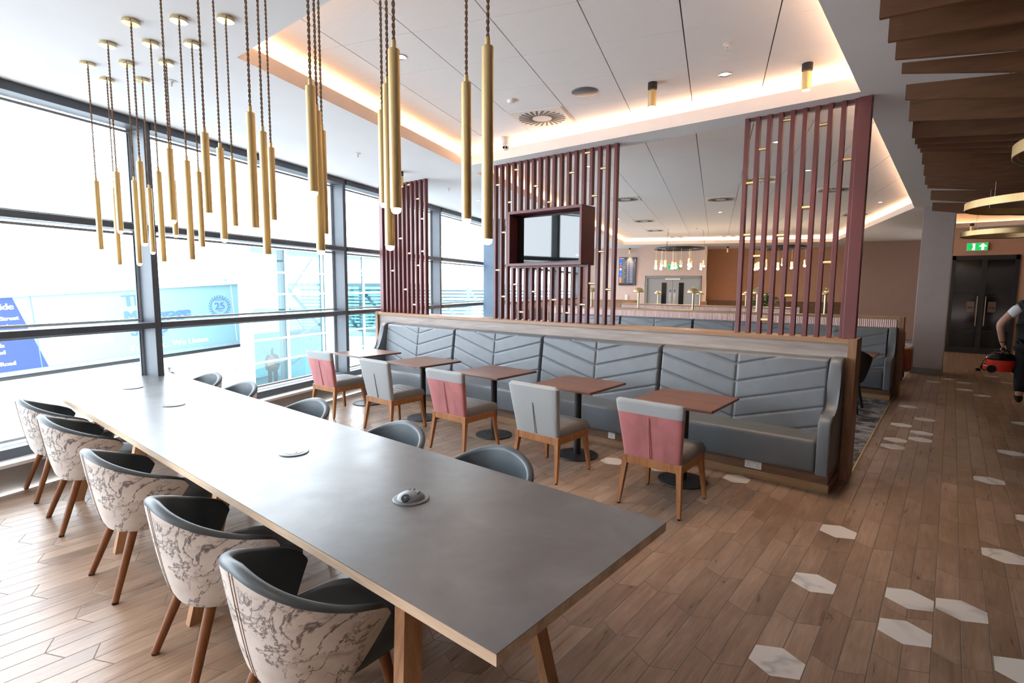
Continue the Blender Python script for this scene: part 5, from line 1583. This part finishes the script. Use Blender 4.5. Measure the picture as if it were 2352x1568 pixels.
# second boarding bridge with open truss, farther along
jb = thing('truss_bridge', 'pale glass boarding bridge with diagonal trusses seen beyond the window-side screen', 'boarding bridge', (-22.5, 20.2, -0.9), 0.75)
bm = B(); box(bm, (-8, -0.05, 2.55), (9, 2.4, 2.75)); box(bm, (-8, -0.05, -0.2), (9, 2.4, 0.0)); obj('deck_and_roof', bm, 'frame_light', jb)
bm = B()
for q in range(-4, 5): box(bm, (q * 2 - 0.06, -0.02, 0.0), (q * 2 + 0.06, 0.06, 2.55))
for q in range(-4, 4): bar(bm, (q * 2, 0.02, 2.5), (q * 2 + 2, 0.02, 0.05), 0.14, 0.14)
obj('truss', bm, 'ad_grey', jb)
bm = B()
for q in range(12): box(bm, (-8, 2.3, 0.1 + q * 0.2), (9, 2.36, 0.2 + q * 0.2))
obj('louvre_wall', bm, 'frame_light', jb)
bm = B(); box(bm, (-8, 0.08, 0), (9, 0.09, 2.55)); obj('glazing', bm, glass_mat('clear_bridge_glass', (0.72, 0.86, 0.88), 0.05), jb)
# baggage trolley on the apron, left
tr = thing('baggage_trolley', 'white and grey baggage trolley on the apron at the left edge', 'trolley', (-28, 0.4, -5.3), 0.3)
bm = B(); box(bm, (-1.2, -0.7, 0.45), (1.2, 0.7, 0.55)); obj('deck', bm, 'ad_grey', tr)
for sx in (-1, 1):
    for sy in (-1, 1):
        bm = B(); cyl(bm, (sx * 0.8, sy * 0.62, 0.22), (sx * 0.8, sy * 0.74, 0.22), 0.22, n=18); obj('wheel', bm, 'ad_dark', tr, smooth=30)
    bm = B(); tube(bm, [(sx * 1.2, -0.7, 0.5), (sx * 1.2, -0.7, 1.4), (sx * 1.2, 0.7, 1.4), (sx * 1.2, 0.7, 0.5)], 0.03, 6); obj('end_rail', bm, 'ad_grey', tr)

# ------------------------------------------------------------------ cleaner with vacuum (right edge)
CX, CY = 1.02, 11.2
ps = thing('person', 'person in black trousers, black top and white sleeve walking away carrying a red vacuum', 'person', (CX, CY, 0))
def rel(x, y, z): return (x - CX, y - CY, z)
bv = [(0, 0, 0.98), (0, 0.01, 1.15), (0, 0.02, 1.35), (0, 0.02, 1.50), (0, 0.03, 1.60), (0, 0.06, 1.68), (0, 0.06, 1.79),
      (-0.215, 0.01, 1.475), rel(0.60, 11.14, 1.19), rel(0.655, 11.22, 0.90), rel(0.675, 11.24, 0.835),
      (0.215, 0.01, 1.475), (0.29, 0.0, 1.18), (0.27, 0.12, 0.93), (0.26, 0.15, 0.85),
      (-0.105, 0.0, 0.90), (-0.12, -0.02, 0.52), (-0.13, -0.16, 0.16), (-0.13, -0.06, 0.07), (0.105, 0, 0.90), (0.12, 0.10, 0.50), (0.12, 0.14, 0.10), (0.12, 0.27, 0.045)]
be = [(0, 1), (1, 2), (2, 3), (3, 4), (4, 5), (5, 6), (3, 7), (7, 8), (8, 9), (9, 10), (3, 11), (11, 12), (12, 13), (13, 14), (0, 15), (15, 16), (16, 17), (17, 18), (0, 19), (19, 20), (20, 21), (21, 22)]
br = [(0.17, 0.12), (0.165, 0.115), (0.185, 0.12), (0.13, 0.09), 0.058, (0.08, 0.095), (0.07, 0.08), 0.068, (0.055, 0.055), (0.036, 0.034), (0.042, 0.022), 0.068, 0.055, 0.036, 0.04, 0.10, 0.07, 0.05, 0.045, 0.10, 0.07, 0.05, 0.045]
skin_body('body', bv, be, br, 0, 'skin', ps)
skin_body('trousers', [(0, 0, 1.0), (-0.105, 0, 0.90), (-0.12, -0.02, 0.52), (-0.13, -0.16, 0.16), (0.105, 0, 0.90), (0.12, 0.10, 0.50), (0.12, 0.14, 0.08)],
          [(0, 1), (1, 2), (2, 3), (0, 4), (4, 5), (5, 6)], [(0.19, 0.135), 0.125, 0.092, 0.08, 0.125, 0.092, 0.08], 0, 'black_cloth', ps)
skin_body('tabard', [(0, 0, 0.86), (0, 0.0, 1.0), (0, 0.01, 1.18), (0, 0.02, 1.36), (0, 0.025, 1.50), (-0.16, 0.015, 1.485), (-0.235, 0.01, 1.42), (0.16, 0.015, 1.485), (0.235, 0.01, 1.42)],
          [(0, 1), (1, 2), (2, 3), (3, 4), (4, 5), (5, 6), (4, 7), (7, 8)], [(0.235, 0.175), (0.235, 0.17), (0.23, 0.165), (0.24, 0.165), (0.15, 0.12), 0.105, 0.085, 0.105, 0.085], 1, 'black_cloth', ps)
for s in (-1, 1):
    e_ = Vector(rel(0.60, 11.14, 1.19)) if s < 0 else Vector((0.29, 0, 1.18))
    a_ = Vector((s * 0.19, 0.01, 1.48)); q_ = a_.lerp(e_, 0.62)
    skin_body('sleeve', [a_, a_.lerp(e_, 0.3), q_], [(0, 1), (1, 2)], [0.085, 0.078, 0.072], 0, 'white_cloth', ps)
bm = B()
wr_ = Vector(rel(0.652, 11.215, 0.915)); tube(bm, [wr_ + Vector((0.041 * math.cos(a), 0.039 * math.sin(a), 0)) for a in [i * PI / 8 for i in range(16)]], 0.006, 6, True); obj('wristband', bm, 'rubber', ps)
hb = Vector(rel(0.675, 11.24, 0.835))
fv = []; 
for i, (ox, ln) in enumerate(((-0.032, 0.075), (-0.011, 0.085), (0.011, 0.08), (0.032, 0.062))):
    b0 = hb + Vector((ox * 0.35, ox * 0.9, 0.0)); 
    skin_body('finger', [b0, b0 + Vector((-0.022, 0, -ln * 0.45)), b0 + Vector((-0.006, 0, -ln * 0.8)), b0 + Vector((0.018, 0, -ln * 0.75))], [(0, 1), (1, 2), (2, 3)], [0.0105, 0.0095, 0.0088, 0.008], 0, 'skin', ps, 1)
skin_body('thumb', [hb + Vector((0.012, -0.035, 0.025)), hb + Vector((0.028, -0.045, -0.015)), hb + Vector((0.026, -0.02, -0.045))], [(0, 1), (1, 2)], [0.013, 0.011, 0.009], 0, 'skin', ps, 1)
for s, fx in ((-1, (-0.13, -0.11, 0.105)), (1, (0.12, 0.20, 0.05))):
    bm = B(); bmesh.ops.create_uvsphere(bm, u_segments=18, v_segments=12, radius=0.1, matrix=Matrix.Translation(fx) @ Matrix.Rotation(0.55 if s < 0 else 0, 4, 'X') @ Matrix.Diagonal((0.52, 1.35, 0.5, 1))); obj('shoe', bm, 'black_cloth', ps, smooth='all')
bm = B(); bmesh.ops.create_uvsphere(bm, u_segments=20, v_segments=14, radius=0.1, matrix=Matrix.Translation((0, 0.055, 1.76)) @ Matrix.Diagonal((0.9, 1.05, 1.1, 1))); obj('hair', bm, 'hair', ps, smooth='all')
bm = B()
for s in (-1, 1): bmesh.ops.create_uvsphere(bm, u_segments=10, v_segments=8, radius=0.03, matrix=Matrix.Translation((s * 0.088, 0.06, 1.71)) @ Matrix.Diagonal((0.35, 0.7, 1.1, 1)))
obj('ear', bm, 'skin', ps, smooth='all')

vc = thing('vacuum_cleaner', 'red and black tub vacuum cleaner carried by its handle at the photo edge', 'vacuum cleaner', (0.665, 11.24, 0.44), 0.25)
bm = B(); lathe(bm, [(0, 0.02), (0.165, 0.02), (0.172, 0.04), (0.172, 0.19), (0.165, 0.2), (0, 0.2)], 40); bmesh.ops.scale(bm, vec=(1.08, 0.95, 1), verts=bm.verts); obj('drum', bm, 'red', vc, smooth=30)
bm = B(); box(bm, (-0.195, -0.10, 0.02), (-0.12, 0.10, 0.10), 0.012); box(bm, (0.12, -0.10, 0.02), (0.195, 0.10, 0.10), 0.012); obj('wheel_housing', bm, 'red', vc)
bm = B(); lathe(bm, [(0, 0.2), (0.185, 0.2), (0.19, 0.215), (0.178, 0.24), (0.15, 0.275), (0.10, 0.305), (0, 0.315)], 40); obj('dome_lid', bm, 'black_gloss', vc, smooth=40)
bm = B(); tube(bm, [(-0.085, 0, 0.295), (-0.075, 0, 0.335), (0, 0, 0.352), (0.075, 0, 0.335), (0.085, 0, 0.295)], 0.012, 10); obj('carry_handle', bm, 'black', vc, smooth=True)
for sx in (-1, 1):
    bm = B(); cyl(bm, (sx * 0.15, -0.105, 0.055), (sx * 0.15, -0.145, 0.055), 0.058, n=22); obj('wheel', bm, 'rubber', vc, smooth=30)
    bm = B(); cyl(bm, (sx * 0.15, 0.105, 0.055), (sx * 0.15, 0.145, 0.055), 0.058, n=22); obj('wheel', bm, 'rubber', vc, smooth=30)
bm = B(); tube(bm, [(-0.17, 0, 0.22), (-0.22, -0.01, 0.16), (-0.255, -0.02, 0.06), (-0.275, -0.02, 0.03)], 0.005, 6); obj('power_cord', bm, 'rubber', vc)
bm = B(); box(bm, (-0.31, -0.045, 0.0), (-0.25, 0.005, 0.045), 0.01); obj('plug', bm, 'rubber', vc)
